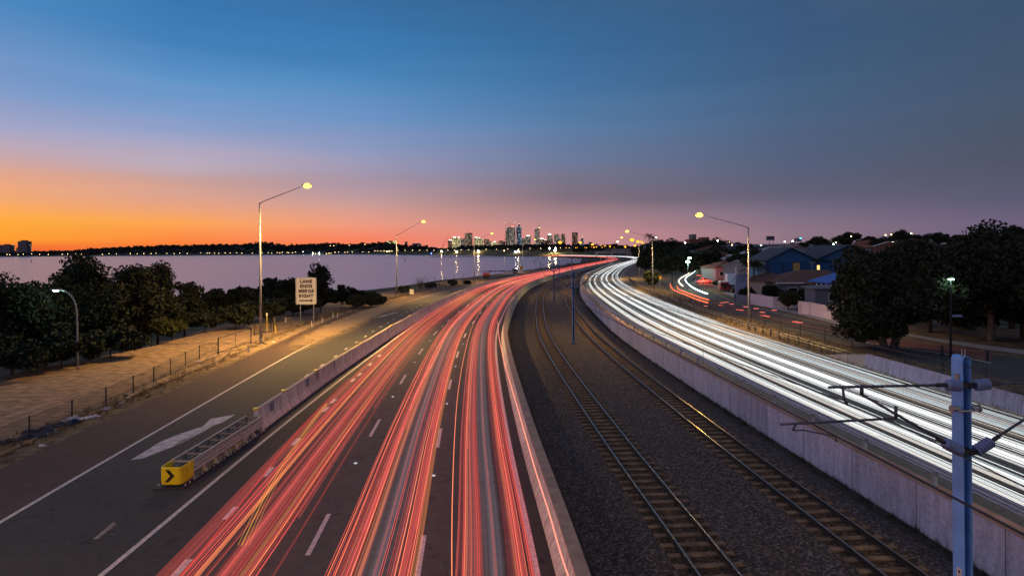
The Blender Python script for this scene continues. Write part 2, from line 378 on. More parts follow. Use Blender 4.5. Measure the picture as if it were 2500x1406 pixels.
# leaves
def leafmat(name, c1, c2):
    m = mat(name, c1, .75, var=0, spec=.25); t = m.node_tree; b = t.nodes['Principled BSDF']
    g = node(t, 'ShaderNodeNewGeometry'); n = node(t, 'ShaderNodeTexNoise', {0: g.outputs['Position'], 'Scale': .9, 'Detail': 3})
    ad = node(t, 'ShaderNodeMath', {0: g.outputs['Random Per Island'], 1: n.outputs[0]}, operation='ADD'); hf = node(t, 'ShaderNodeMath', {0: ad.outputs[0], 1: .5}, operation='MULTIPLY')
    mx = node(t, 'ShaderNodeMix', {'Factor': hf.outputs[0], 'A': tuple(c1)+(1,), 'B': tuple(c2)+(1,)}, data_type='RGBA'); t.links.new(mx.outputs['Result'], b.inputs['Base Color'])
    return m
M_leaf = leafmat('foliage', (.012,.018,.010), (.038,.048,.024))
M_leafb = leafmat('coastal_foliage', (.007,.013,.010), (.028,.038,.024))
M_leafo = leafmat('olive_foliage', (.02,.03,.012), (.07,.08,.03))
M_wood2 = leafmat('far_wood_foliage', (.008,.012,.012), (.02,.028,.024))
# water
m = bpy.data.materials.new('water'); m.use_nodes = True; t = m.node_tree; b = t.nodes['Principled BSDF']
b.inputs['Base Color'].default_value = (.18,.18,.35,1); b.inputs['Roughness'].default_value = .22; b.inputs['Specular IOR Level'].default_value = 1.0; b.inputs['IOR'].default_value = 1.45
g = node(t, 'ShaderNodeNewGeometry'); mp3 = node(t, 'ShaderNodeMapping', {0: g.outputs['Position'], 'Scale': (.012, .05, 1)})
n = node(t, 'ShaderNodeTexNoise', {0: mp3.outputs[0], 'Scale': 1.0, 'Detail': 6, 'Roughness': .65})
bp = node(t, 'ShaderNodeBump', {'Height': n.outputs[0], 'Strength': .35, 'Distance': .6}); t.links.new(bp.outputs[0], b.inputs['Normal'])
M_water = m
# ============================================================ SETTING
WZ = -3.2
SHORE = [(-700,-300),(-420,0),(-200,70),(-130,110),(-80,150),(-42,185),(-36,205),(-31,235),(-16,275),(-2,312),(9,366),(25,440),(46,518),(62,600),(70,660),(68,733),(52,884),(31,988),
         (-52,1175),(-171,1348),(-465,1830),(-912,1900),(-1695,2140),(-3500,2900),(-9000,3500),(-9000,-300)]
SH = np.array(SHORE, float)
def shore_sd(x, y):
    """signed distance to the water's edge, positive on land"""
    x = np.asarray(x, float); y = np.asarray(y, float); d = np.full(x.shape, 1e9); ins = np.zeros(x.shape, bool)
    n = len(SH)
    for i in range(n):
        ax, ay = SH[i]; bx, by = SH[(i+1) % n]; ex, ey = bx-ax, by-ay
        t = np.clip(((x-ax)*ex+(y-ay)*ey)/(ex*ex+ey*ey), 0, 1)
        d = np.minimum(d, np.hypot(x-ax-t*ex, y-ay-t*ey))
        c = ((ay > y) != (by > y)) & (x < (bx-ax)*(y-ay)/((by-ay) if by != ay else 1e-9)+ax); ins ^= c
    return np.where(ins, -d, d)
def sstep(a, b, x):
    t = np.clip((x-a)/(b-a), 0, 1); return t*t*(3-2*t)
def terr(x, y):
    x = np.atleast_1d(np.asarray(x, float)); y = np.atleast_1d(np.asarray(y, float))
    lat = np.empty(x.shape); 
    for c in range(0, len(x), 4000):
        X = x[c:c+4000]; Y = y[c:c+4000]; d2 = (X[:,None]-mx_)**2+(Y[:,None]-my_)**2; j = d2.argmin(1)
        l = (X-mx_[j])*ty[j]-(Y-my_[j])*tx[j]; dd = np.sqrt(d2[np.arange(len(X)), j]); lat[c:c+4000] = np.where(l < 0, -dd, dd)
    r = np.hypot(x, y)
    f = np.where(lat < -40, -1.0, -1.35) + 1.65*sstep(40, 44, lat)
    hill = 9*sstep(110, 430, r)*sstep(45, 130, lat)*(y > -200) + 5*sstep(900, 2500, r)
    z = zpa(y)+f+hill
    sd = shore_sd(x, y)
    z = np.where(sd > 0, np.minimum(z, WZ+.3+sd*.22), WZ-.4+np.maximum(sd*.2, -5))
    return z
def gz(x, y): return float(terr([x], [y])[0])
na, nr = 288, 170
an = np.linspace(-math.pi, math.pi, na, endpoint=False); rr = np.r_[0, np.geomspace(6, 9000, nr-1)]
A_, R_ = np.meshgrid(an, rr); X_ = (R_*np.sin(A_)).ravel(); Y_ = (R_*np.cos(A_)).ravel(); Z_ = terr(X_, Y_)
fs = [(i*na+k, i*na+(k+1) % na, (i+1)*na+(k+1) % na, (i+1)*na+k) for i in range(nr-1) for k in range(na)]
me = bpy.data.meshes.new('ground'); me.from_pydata(np.c_[X_, Y_, Z_].tolist(), [], fs); me.polygons.foreach_set('use_smooth', [True]*len(fs))
tag(link('ground', me, M_grass), kind='structure')
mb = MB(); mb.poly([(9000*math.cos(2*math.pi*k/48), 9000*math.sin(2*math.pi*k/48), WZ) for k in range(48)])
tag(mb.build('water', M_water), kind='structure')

def struct(o): return tag(o, kind='structure')
SE = SMAX-2
# near carriageway, ramp and shoulder
lL = latL
struct(sweep([(-.02,0),(13.4,0)], SMIN, SE, 'road', M_asph, latf=lambda s: latL(s)-.9, near=2)) if False else None
def strip(fa, fb, z, s0, s1, name, m_, near=2):
    st = steps(s0, s1, near); vs = []
    for s in st: vs += [P(s, fa(s), z), P(s, fb(s), z)]
    fs = [(2*i, 2*i+1, 2*i+3, 2*i+2) for i in range(len(st)-1)]
    me = bpy.data.meshes.new(name); me.from_pydata([tuple(v) for v in vs], [], fs); return link(name, me, m_)
# ramp line offsets measured from the photograph
RL = [gp(u, v) for u, v in [(0,1274),(230,1141),(474,1000),(612,920),(750,844),(820,810),(900,772),(1000,736),(1050,720),(1140,700)]]
RLt = sorted((latof(p.x, p.y)[1], latof(p.x, p.y)[0]) for p in RL)
RE = [gp(u, v) for u, v in [(0,1144),(97,1105),(242,1033),(411,955),(500,918),(600,876),(660,848),(760,800),(850,764),(1000,724),(1100,700)]]
REt = sorted((latof(p.x, p.y)[1], latof(p.x, p.y)[0]) for p in RE)
latRL = smooth(tab(*([(-60, RLt[0][1])]+RLt+[(230, RLt[-1][1]),(300,-24.5),(900,-23)])), 8)
latRE = smooth(tab(*([(-60, REt[0][1])]+REt+[(230, REt[-1][1]-.5),(300,-26.5),(900,-24.6)])), 8)
latWI = lambda s: latR(s)+.55                       # foot of the median wall
struct(strip(lambda s: latRL(s), lambda s: latB(s), 0.0, SMIN, 330, 'ramp', M_asph))
struct(strip(latRE, lambda s: latRL(s), 0.0, SMIN, 330, 'shoulder', M_asphr))
struct(strip(latB, lambda s: latR(s)-10.2, 0.0, SMIN, SE, 'road_shoulder', M_asph))
struct(strip(lambda s: latR(s)-10.2, latR, 0.0, SMIN, SE, 'road', M_asph2))
struct(strip(latR, latWI, 0.0, SMIN, SE, 'road_edge', M_asph))
# verges
sec = [(0,-.015),(-1,-.03),(-6,-.05),(-11,-.2),(-16,-1.0),(-22,-2.2)]
def vsec(fn, secs, s0, s1, name, m_, near=2): return sweep(secs[::-1] if False else secs, s0, s1, name, m_, latf=fn, near=near)
struct(vsec(latRE, sec, SMIN, 330, 'verge', M_dirt))
struct(vsec(lambda s: 12.6, [(0,.285),(2,.29),(6,.3),(27,.3),(30,.1),(34,-1.6)], SMIN, SE, 'verge_far_side', M_dirt))
struct(strip(lambda s: .42, lambda s: 12.6, .3, SMIN, SE, 'carriageway', M_asphw))
struct(strip(lambda s: .42+1.6, lambda s: 11.2, .304, SMIN, SE, 'carriageway_lanes', M_asph))
# railway bed
struct(sweep([(-12.5,-.5),(-11.4,-.62),(-10.5,-.55),(-9.6,-.3),(-6.2,-.3),(-5.5,-.42),(-4.9,-.42),(-4.4,-.3),(-1.2,-.3),(-.7,-.46),(-.45,-.5)], SMIN, SE, 'ballast', M_ball,
      latf=lambda s: (latR(s)+13.0)*.5))
struct(sweep([(-.46,-.49),(-.2,-.52),(.1,-.42)], SMIN, SE, 'cess', M_soil))
struct(sweep([(-12.62,-.44),(-12.1,-.55),(-11.2,-.585)], SMIN, SE, 'drain', M_soil, latf=lambda s: (latR(s)+13.0)*.8))

# ---- painted markings
def lines(name, label_, items_, mt=M_paint):
    mb = MB()
    for it in items_: it(mb)
    return struct(mb.build(name, mt))
def sline(fn, w, z, s0, s1):
    def go(mb):
        st = steps(s0, s1, 1.5); vs = []
        for s in st: vs += [P(s, fn(s)-w/2, z), P(s, fn(s)+w/2, z)]
        mb.add(vs, [(2*i, 2*i+1, 2*i+3, 2*i+2) for i in range(len(st)-1)])
    return go
def sdash(fn, w, z, s0, s1, ln, per):
    def go(mb):
        s = s0
        while s < s1:
            mb.add([P(s, fn(s)-w/2, z), P(s, fn(s)+w/2, z), P(s+ln, fn(s+ln)+w/2, z), P(s+ln, fn(s+ln)-w/2, z)], [(0,1,2,3)]); s += per
    return go
lines('edge_line', '', [sline(latR, .17, .006, SMIN, SE), sline(latL, .17, .006, SMIN, SE)])
lines('edge_line', '', [sline(latRL, .17, .006, SMIN, 320)])
ph = latof(*gp(1035,1340).xy)[1]-1.5; per = 12.0
lines('lane_line', '', [sdash(lambda s: latR(s)-3.3, .15, .006, ph-24, 400, 3.1, per)])
ph2 = latof(*gp(790,1290).xy)[1]-1.5
lines('lane_line', '', [sdash(lambda s: latR(s)-6.65, .15, .006, ph2-24, 400, 3.1, per)])
# short thick dashes of the near side lane
mb = MB()
for u, v in [(465,1362),(585,1228),(672,1133),(735,1064),(785,1010),(823,969),(855,935),(884,908),(909,884),(931,864)]:
    p = gp(u, v); l, s = latof(p.x, p.y); L_ = .55
    mb.add([P(s-L_, l-.11, .006), P(s-L_, l+.11, .006), P(s+L_, l+.11, .006), P(s+L_, l-.11, .006)], [(0,1,2,3)])
struct(mb.build('lane_line', M_paint))
mb = MB()
for u, v in [(750,916),(789,889),(820,869),(847,850),(872,834),(894,820),(914,807),(933,796),(949,787),(964,778),(978,770),(991,763),(1004,757),(1016,751),(1028,745)]:
    p = gp(u, v); l, s = latof(p.x, p.y)
    mb.add([P(s-.5, l-.09, .006), P(s-.5, l+.09, .006), P(s+.5, l+.09, .006), P(s+.5, l-.09, .006)], [(0,1,2,3)])
struct(mb.build('ramp_lane_line', M_paint))
mb = MB()
for a in ([(226,1316),(240,1314),(285,1278),(276,1274)], [(270,1304),(278,1304),(279,1303),(271,1303)]): mb.poly([gp(u, v, .006) for u, v in a])
struct(mb.build('worn_line', M_paintw))
mb = MB()
A1 = [(318,1123),(352,1117),(432,1086),(498,1052),(519,1039),(545,1030),(575,1011),(514,1022),(494,1041),(440,1058),(393,1077)]
for pl in (A1, [(424,1087),(428,1087),(468,1064),(475,1058)], [(918,776),(938,772),(958,766),(974,763),(956,764),(951,767),(935,770)]): mb.poly([gp(u, v, .006) for u, v in pl])
struct(mb.build('merge_arrow', M_arrow))
# reflective studs, their returned light put in as an even glow
for i_, (u, v) in enumerate([(868,1130),(1059,1160),(959,968),(1091,985),(1012,884),(1112,894),(1050,832),(1131,840),(1080,796),(1147,802)]):
    mb = MB(); p = gp(u, v, .015); mb.box(p, (.12,.1,.03))
    o = mb.build('road_stud', emat('stud', (.8,.8,.85), .8)); tag(o, 'small white reflective stud, %s nearest of those on the %s lane line' % (ordw(i_//2), 'left' if i_ % 2 == 0 else 'right'), 'road stud', 'studs on the lane lines')
# far carriageway lines
lines('far_edge_line', '', [sline(lambda s: 1.7, .15, .31, SMIN, SE), sline(lambda s: 11.4, .15, .31, SMIN, SE), sdash(lambda s: 4.9, .13, .31, -10, 300, 3, 12), sdash(lambda s: 8.2, .13, .31, -6, 300, 3, 12)])

# sand path, sand drifted over the shoulder
def gpoly(name, px, m_, dz):
    pts = [gp(u, v, dz) for u, v in px]; mb = MB(); mb.poly(pts); return struct(mb.build(name, m_))
def gband(name, a, b, m_, dz, n=40):
    """sheet between two pixel-traced edges on the ground"""
    A = cr([gp(u, v, dz) for u, v in a], 10); B = cr([gp(u, v, dz) for u, v in b], 10)
    def rs(Q, k):
        c = [0]
        for i in range(1, len(Q)): c.append(c[-1]+(Q[i]-Q[i-1]).length)
        o = []
        for i in range(k+1):
            t = c[-1]*i/k; o.append(Vector([float(np.interp(t, c, [q[d] for q in Q])) for d in range(3)]))
        return o
    A = rs(A, n); B = rs(B, n); mb = MB(); m4 = 4; vs = []
    for p, q in zip(A, B):
        for k in range(m4+1): 
            w = p.lerp(q, k/m4); w.z = zp(w.y)+dz; vs.append(w)
    mb.add(vs, [(i*(m4+1)+k, i*(m4+1)+k+1, (i+1)*(m4+1)+k+1, (i+1)*(m4+1)+k) for i in range(n) for k in range(m4)])
    return struct(mb.build(name, m_))
gband('sand_path', [(-260,1010),(-60,950),(60,905),(190,880),(350,850),(500,812),(620,792),(720,770),(850,742),(920,728)],
      [(-260,1230),(0,1112),(117,1058),(285,983),(450,896),(533,868),(640,832),(720,800),(850,757),(930,738)], M_sand, .02, 60)
def driftmat():
    m = bpy.data.materials.new('sand_drift'); m.use_nodes = True; t = m.node_tree; b = t.nodes['Principled BSDF']
    g = node(t, 'ShaderNodeNewGeometry'); at_ = node(t, 'ShaderNodeAttribute', attribute_name='fade')
    n = node(t, 'ShaderNodeTexNoise', {0: g.outputs['Position'], 'Scale': .55, 'Detail': 9, 'Roughness': .7})
    n2 = node(t, 'ShaderNodeTexNoise', {0: g.outputs['Position'], 'Scale': 3.5, 'Detail': 4})
    a = node(t, 'ShaderNodeMath', {0: at_.outputs['Fac'], 1: n.outputs[0]}, operation='ADD')
    r = node(t, 'ShaderNodeMapRange', {0: a.outputs[0], 'From Min': .82, 'From Max': 1.35})
    mx = node(t, 'ShaderNodeMix', {'Factor': n2.outputs[0], 'A': (.22,.16,.1,1), 'B': (.4,.29,.19,1)}, data_type='RGBA')
    t.links.new(mx.outputs['Result'], b.inputs['Base Color']); t.links.new(r.outputs[0], b.inputs['Alpha']); b.inputs['Roughness'].default_value = .95
    return m
M_drift = driftmat()
def drift(name, s0, s1, fa, fb, z, peak=.5):
    ns, nl = 60, 16; vs = []; fd = []
    for i in range(ns+1):
        s = s0+(s1-s0)*i/ns
        for k in range(nl+1):
            w = k/nl; vs.append(P(s, fa(s)+(fb(s)-fa(s))*w, z)); e = min(i/ns, 1-i/ns)*3; c = min(w/peak if w < peak else (1-w)/(1-peak), 1)
            fd.append(min(1, e)*min(1, c*1.3) if peak > .01 else min(1, e)*(1-w))
    me = bpy.data.meshes.new(name); me.from_pydata([tuple(v) for v in vs], [], [(i*(nl+1)+k, i*(nl+1)+k+1, (i+1)*(nl+1)+k+1, (i+1)*(nl+1)+k) for i in range(ns) for k in range(nl)])
    me.attributes.new('fade', 'FLOAT', 'POINT').data.foreach_set('value', fd)
    return struct(link(name, me, M_drift))
drift('sand_drift', 30, 112, lambda s: latRE(s)-.6, lambda s: latRL(s)+3.2, .011, .42)
drift('verge_sand', 14, 120, lambda s: latRE(s)-2.6, lambda s: latRE(s)+.6, .03, .55)
drift('path_edge_sand', 10, 60, lambda s: latRE(s)-3.2, lambda s: latRE(s)-1.2, .028, .5)

# local street, footpath, park on the right
gband('street', [(1655,662),(1640,676),(1622,694),(1632,712),(1716,748),(1865,792),(1935,812),(2060,838),(2197,872),(2330,902),(2560,945)],
      [(1690,652),(1699,664),(1696,680),(1712,700),(1745,716),(1800,742),(1880,762),(2000,789),(2130,812),(2330,852),(2560,885)], M_asphl, .31, 70)
gband('street_far', [(1650,646),(1652,654),(1655,662)], [(1712,640),(1704,646),(1690,652)], M_asphl, .308, 12)
gband('footpath', [(1716,655),(1730,672),(1738,692),(1752,705),(1800,729),(1880,752),(1960,770),(2060,795),(2130,808),(2240,822),(2330,842),(2560,872)],
      [(1723,655),(1742,672),(1748,690),(1766,703),(1812,725),(1890,747),(1970,765),(2066,787),(2140,802),(2250,820),(2340,834),(2560,862)], M_foot, .35, 60)
gband('island', [(2098,828),(2112,834),(2165,842),(2330,866),(2420,884)], [(2098,826),(2118,819),(2170,825),(2330,846),(2420,860)], mat('red_paving', (.16,.07,.06), .9, var=.3), .36, 20)
mbk = MB(); pxribbon([(2098,827),(2108,834),(2165,843),(2330,868),(2420,886)], .18, .42, mbk); pxribbon([(2098,827),(2112,820),(2135,818)], .18, .42, mbk); struct(mbk.build('kerb', M_white))
mbk = MB(); pxribbon([(1745,715),(1800,741),(1880,761),(2000,788),(2100,806)], .22, .40, mbk); struct(mbk.build('street_kerb', M_foot))

# ============================================================ WALLS, BARRIERS, RAILWAY
t_ = thing('retaining_wall', P(20,.2), 'long pale lavender concrete retaining wall beside the far railway track', 'wall')
inv = t_.matrix_world.inverted()
def under(o, root):
    o.parent = root; o.matrix_parent_inverse = Matrix.Translation(root.location).inverted() if root.rotation_euler.z == 0 else (Matrix.Translation(root.location) @ Matrix.Rotation(root.rotation_euler.z, 4, 'Z')).inverted()
    return o
under(sweep([(.0,-.6),(.0,1.12)], SMIN, 415, 'wall_face', M_wall), t_)
under(sweep([(-.03,1.12),(-.03,1.2),(.42,1.2),(.42,.28)], SMIN, 415, 'coping', M_cope), t_)
t_ = thing('guard_rail', P(20,.35,1.2), 'grey steel guard rail on short posts on top of the retaining wall', 'guard rail')
under(sweep([(.33,1.5),(.29,1.55),(.33,1.60),(.29,1.66),(.33,1.72),(.29,1.78),(.33,1.82),(.37,1.82),(.37,1.5)], SMIN, 415, 'rail', M_galv, close=True), t_)
s = -8.0; n_ = 0
pm = None
while s < 330 and n_ < 95:
    if pm is None:
        mb = MB(); mb.box((0,0,.2), (.1,.14,.42)); mb.box((0,0,.02), (.2,.24,.04)); o = mb.build('post', M_galv); pm = o
    else: o = dup(pm)
    o.parent = t_; o.location = P(s, .25, 1.2)-t_.location; o.rotation_euler = (0,0,heading(s)); s += 3.7; n_ += 1
# median wall beside the near carriageway
t_ = thing('median_wall', P(20,-12.2), 'curved concrete wall with a pink brown top between the near road and the railway', 'wall')
lw = lambda s: latR(s)+.5
under(sweep([(.0,-.02),(.06,.2),(.2,.4),(.27,.93)], SMIN, 470, 'wall_face', M_barr, latf=lw), t_)
under(sweep([(.25,.93),(.25,1.0),(.62,1.0),(.62,.93)], SMIN, 470, 'coping', M_cope, latf=lw), t_)
under(sweep([(.6,.93),(.6,-.7)], SMIN, 470, 'rear_face', M_barr, latf=lw), t_)
# concrete barrier between the ramp and the road
s0b = latof(*gp(606,1060).xy)[1]
t_ = thing('concrete_barrier', P(s0b,latB(s0b)), 'long stained grey concrete road barrier between the ramp and the light streaks', 'barrier')
under(sweep([(.32,0),(.30,.1),(.17,.35),(.1,1.05),(-.1,1.05),(-.17,.35),(-.30,.1),(-.32,0)], s0b, 300, 'barrier_body', M_barr, latf=latB, close=True), t_)
under(sweep([(-.115,1.04),(-.115,1.07),(.115,1.07),(.115,1.04)], s0b, 300, 'capping', M_copew, latf=latB, close=True), t_)
for i_, (u, v) in enumerate([(601,1012),(700,948),(786,900),(897,838),(965,796),(1012,770)]):
    p = gp(u, v, 1.05); l, s = latof(p.x, p.y)
    mb = MB(); mb.box((0,0,.035), (.22,.34,.07)); o = mb.build('cap_reflector', M_yell); o.location = P(s, latB(s), 1.07); o.rotation_euler = (0,0,heading(s))
    tag(o, 'small yellow reflector block on the concrete barrier, %s from the camera' % ordw(i_), 'reflector', 'yellow reflectors on the concrete barrier')
# painted-over patches on the barrier face
for u, v, w_, c in [(659,992,.55,(.2,.24,.33)),(640,1000,.35,(.3,.14,.08)),(752,935,.5,(.2,.24,.33)),(761,925,.3,(.28,.16,.12)),(825,891,.3,(.13,.15,.2))]:
    p = gp(u, v, .6); l, s = latof(p.x, p.y); b_ = latB(s)
    mb = MB(); mb.add([P(s-w_, b_+.152, .55), P(s+w_, b_+.152, .55), P(s+w_, b_+.118, .98), P(s-w_, b_+.118, .98)], [(0,1,2,3)])
    under(mb.build('paint_patch', mat('patch%.2f' % c[0], c, .9, var=.25, scale=5)), t_)
# far-side barrier wall
t_ = thing('roadside_barrier', P(20,13.4), 'lavender grey concrete barrier starting beside the wooden posts on the right', 'barrier')
s1 = latof(*gp(2080,876,.3).xy)[1]
under(sweep([(.0,.25),(.06,.6),(.14,1.2),(.42,1.2),(.42,.25)], SMIN, s1-4, 'barrier_body', M_wall, latf=lambda s: 13.3, close=True), t_)
mb = MB(); a = [P(s1-4, 13.3+q, z) for q, z in ((0,.25),(.06,.6),(.14,1.2),(.42,1.2),(.42,.25))]; b = [P(s1+1.5, 13.3+q, z) for q, z in ((.1,.25),(.12,.27),(.14,.3),(.3,.3),(.3,.25))]
mb.add(a+b, [(i, (i+1)%5, 5+(i+1)%5, 5+i) for i in range(5)]+[(5,6,7,8,9)]); under(mb.build('sloped_end', M_copew), t_)

# ---- railway tracks
def track(lat0, label):
    lf = lambda s: lat0+(latR(s)+13.0)*.5
    root = thing('railway_track', P(20, lat0, -.3), label, 'railway track')
    for sd in (-1, 1):
        c = sd*.5685
        r = under(sweep([(c-.065,-.25),(c-.065,-.235),(c-.012,-.21),(c-.012,-.14),(c-.034,-.13),(c-.034,-.104),(c+.034,-.104),(c+.034,-.13),(c+.012,-.14),(c+.012,-.21),(c+.065,-.235),(c+.065,-.25)], SMIN, 520, 'rail', M_rails, latf=lf, close=True, near=1.0), root)
        h_ = sweep([(c-.033,-.104),(c-.028,-.098),(c+.028,-.098),(c+.033,-.104)], SMIN, 520, 'rail_head', M_railh, latf=lf, near=1.0); h_.parent = r
    base = None; s = -2.0; k = 0; far = MB()
    while s < 260:
        if k < 98:
            if base is None:
                mb = MB(); mb.box((0,0,0), (2.05,.24,.09)); base = o = mb.build('sleeper', M_sleep)
            else: o = dup(base)
            o.parent = root; o.location = P(s, lf(s), -.305)-root.location; o.rotation_euler = (0,0,heading(s))
        else: far.box(P(s, lf(s), -.305), (2.05,.24,.09), heading(s))
        s += .69; k += 1
    struct(sweep([(-.98,-.2965),(.98,-.2965)], SMIN, 520, 'track_ballast', M_brust, latf=lf))
    o = far.build('sleeper', M_sleep); o['kind'] = 'stuff'; under(o, root)
    return root
track(-7.9, 'near railway track with dull brown sleepers, next to the median wall')
track(-2.8, 'farther railway track with dull brown sleepers, next to the retaining wall')

# ---- overhead line masts
def insulator(mb, a, b, r=.10, n=8):
    a = Vector(a); b = Vector(b); d = b-a; pts = []; rr = []
    n = 6
    for i in range(n*4+1):
        t = i/(n*4); pts.append(a+d*t); rr.append(r*1.1 if i % 4 in (1,2) else r*.4)
    mb.tube(pts, rr, 12)
def make_mast(full=True):
    root = thing('railway_mast', (0,0,0), '', 'railway mast', 'overhead line masts between the tracks')
    Hm = 7.3; wx, wy = .17, .29
    mb = MB()     # two flanges joined by a bent plate over the top
    prof = [(-wx/2, 0), (-wx/2, Hm-wx/2)]+[(-wx/2*math.cos(a), Hm-wx/2+wx/2*math.sin(a)) for a in [math.pi*k/8 for k in range(1, 8)]]+[(wx/2, Hm-wx/2), (wx/2, 0)]
    inn = [(x*(wx/2-.014)/(wx/2), z if z < Hm-wx/2 else Hm-wx/2+(z-Hm+wx/2)*(wx/2-.014)/(wx/2)) for x, z in prof]
    n = len(prof); vs = [(x, -wy/2, z) for x, z in prof]+[(x, wy/2, z) for x, z in prof]+[(x, -wy/2, z) for x, z in inn]+[(x, wy/2, z) for x, z in inn]
    fs = []
    for i in range(n-1): fs += [(i, i+1, n+i+1, n+i), (2*n+i, 3*n+i, 3*n+i+1, 2*n+i+1), (i, 2*n+i, 2*n+i+1, i+1), (n+i, n+i+1, 3*n+i+1, 3*n+i)]
    mb.add(vs, fs); mb.build('flange', M_mast, root)
    mb = MB(); mb.box((0,.06,Hm/2-.05), (wx-.03,.012,Hm-.15)); mb.build('web', M_masti, root)
    mb = MB(); mb.box((0,0,.1), (.5,.6,.25)); mb.build('base_plate', M_barr, root)
    if full:
        mb = MB(); mb.tube([(-.06,-.1,Hm-.02),(-.06,-.1,Hm+.12)], .012); mb.tube([(.0,-.1,Hm-.02),(.0,-.1,Hm+.12)], .012); mb.build('top_bolts', M_galv, root)
        mb = MB(); mb.box((-wx/2-.012,-.02,Hm-.42), (.012,.1,.14)); mb.build('number_plate', mat('number_plate', (.3,.27,.22), .6, var=.5, scale=40), root)
        mb = MB(); mb.box((-wx/2-.008,-.03,3.05), (.008,.12,.42)); pl = mb.build('warning_label', M_white, root)
        mb = MB()
        for zz in (3.19, 3.09, 2.9): mb.box((-wx/2-.0145,-.03,zz), (.004,.05,.06))
        mb.build('label_mark', mat('label_red', (.13,.03,.03), .6, var=0), pl)
        mb = MB(); mb.box((-wx/2-.0145,-.03,2.985), (.004,.115,.055)); mb.build('label_band', mat('label_gold', (.3,.22,.02), .6, var=.5, scale=60), pl)
        mb = MB()
        for sx in (-1, 1): mb.tube([(sx*.12,-.1,Hm-1.0),(sx*.26,-.1,Hm-1.0)], .055, 10); mb.tube([(sx*.26,-.1,Hm-1.0),(sx*.28,-.1,Hm-1.0)], .075, 10)
        mb.tube([(-.2,-.17,Hm-1.03),(.2,-.17,Hm-1.03)], .018); mb.build('cross_bolt', M_galv, root)
    for sx in (-1, 1):
        c = Matrix.Diagonal((sx,1,1))
        def q(x, y, z): return Vector((sx*x, y, z))
        z1 = Hm-.55; z2 = Hm-1.8; y0 = -.16
        ct = MB(); ct.tube([q(.42,y0,z1+.02), q(2.72,y0,z1+.03)], .026, 8); ct.tube([q(.5,y0,z2+.22), q(2.08,y0,z1-.12)], .026, 8)
        ct.tube([q(1.42,y0,z2+.75-.08), q(3.65,y0,z2+.62)], .024, 8); ct.tube([q(1.42,y0,z2+.66), q(1.42,y0,z2+.9)], .03, 8)
        ct.tube([q(2.08,y0,z1-.12), q(2.08,y0,z1+.05)], .035, 8); ct.tube([q(2.45,y0,z1+.03), q(2.42,y0,z1-.2), q(2.36,y0,z1-.3)], .025, 8)
        ct.tube([q(3.35,y0,z2+.62), q(3.42,y0,z2+.5)], .022, 6); ct.tube([q(3.4,y0,z2+.5), q(3.2,y0,z2+.5), q(2.75,y0,z2+.4), q(2.6,y0,z2+.37), q(2.58,y0,z2+.27)], .014, 6)
        cb = ct.build('cantilever', M_cant, root, True)
        for ia, ib in ((q(.16,y0,z1), q(.42,y0,z1+.02)), (q(.16,y0,z2+.02), q(.47,y0,z2+.19))): mb = MB(); insulator(mb, ia, ib); mb.build('insulator', mat('insulator_grey', (.20,.27,.5), .35, var=0), cb, True)
        for zc in (z1, z2): mb = MB(); mb.box(q(.08,-.1,zc), (.18,.2,.1)); mb.build('bracket', M_iron, cb)
        for ia, ib in ((q(.4,y0,z1+.02), q(.62,y0,z1+.02)), (q(.45,y0,z2+.18), q(.62,y0,z2+.28))): mb = MB(); mb.tube([ia, ib], .04, 8); mb.build('clamp', M_iron, cb)
    return root
MS = []      # mast stations
lm = lambda s: -5.35+(latR(s)+13.0)*.5
ms0 = latof(8.5, 12.3)[1]
mast0 = make_mast(True)
names = ['tall blue steel railway mast at the right edge with insulator arms on both sides', 'blue steel railway mast with a peaked top, rising from the ballast between the curving tracks',
         'thinner blue grey railway mast standing against the end of the red streaks']
for i, s in enumerate([ms0, ms0+52, ms0+106, ms0+160, ms0+214, ms0+268, ms0+322, ms0+380, ms0+440]):
    lb = names[i] if i < 3 else 'distant grey railway mast over the red light streaks, %s from the camera' % ['fourth','fifth','sixth','seventh','eighth','ninth'][i-3]
    o = mast0 if i == 0 else dup(mast0)
    p = P(s, lm(s), -.4); o.location = p; o.rotation_euler = (0,0,heading(s)+ (0 if i else R(3))); o['label'] = lb; MS.append(s)
mast0.location = Vector((8.55, 12.35, -.4)); mast0.rotation_euler = (0,0,R(4))
def wire(name, label, fn, r, grp=None):
    """fn(s)->(lat,z) sampled at every mast, sagging between"""
    pts = []; st = [MS[0]-44]+MS
    for a, b in zip(st[:-1], st[1:]):
        (la, za, sg), (lb_, zb, _) = fn(a), fn(b)
        A, B = P(a, la, za), P(b, lb_, zb)
        for k in range(12):
            t = k/12; q = A.lerp(B, t); q.z -= sg*4*t*(1-t); pts.append(q)
    pts.append(B); mb = MB(); mb.tube(pts, r, 5); return tag(mb.build(name, M_iron), label, 'wire', grp)
lt = lambda s: (latR(s)+13.0)*.5
wire('contact_wire', 'thin dark overhead wire above the track beside the median wall', lambda s: (-7.75+lt(s)+.2, 5.25, .05), .02)
wire('contact_wire', 'thin dark overhead wire above the track beside the retaining wall', lambda s: (-2.95+lt(s), 5.25, .05), .02)
mw1 = wire('messenger_wire', 'upper sagging wire above the track beside the median wall', lambda s: (-7.7+lt(s), 6.1, .5), .011)
mw2 = wire('messenger_wire', 'upper sagging wire above the track beside the retaining wall', lambda s: (-2.95+lt(s), 6.1, .5), .011)
wire('earth_wire', 'pale wire running along the tops of the railway masts', lambda s: (lm(s)-.1, 6.72, .15), .012)
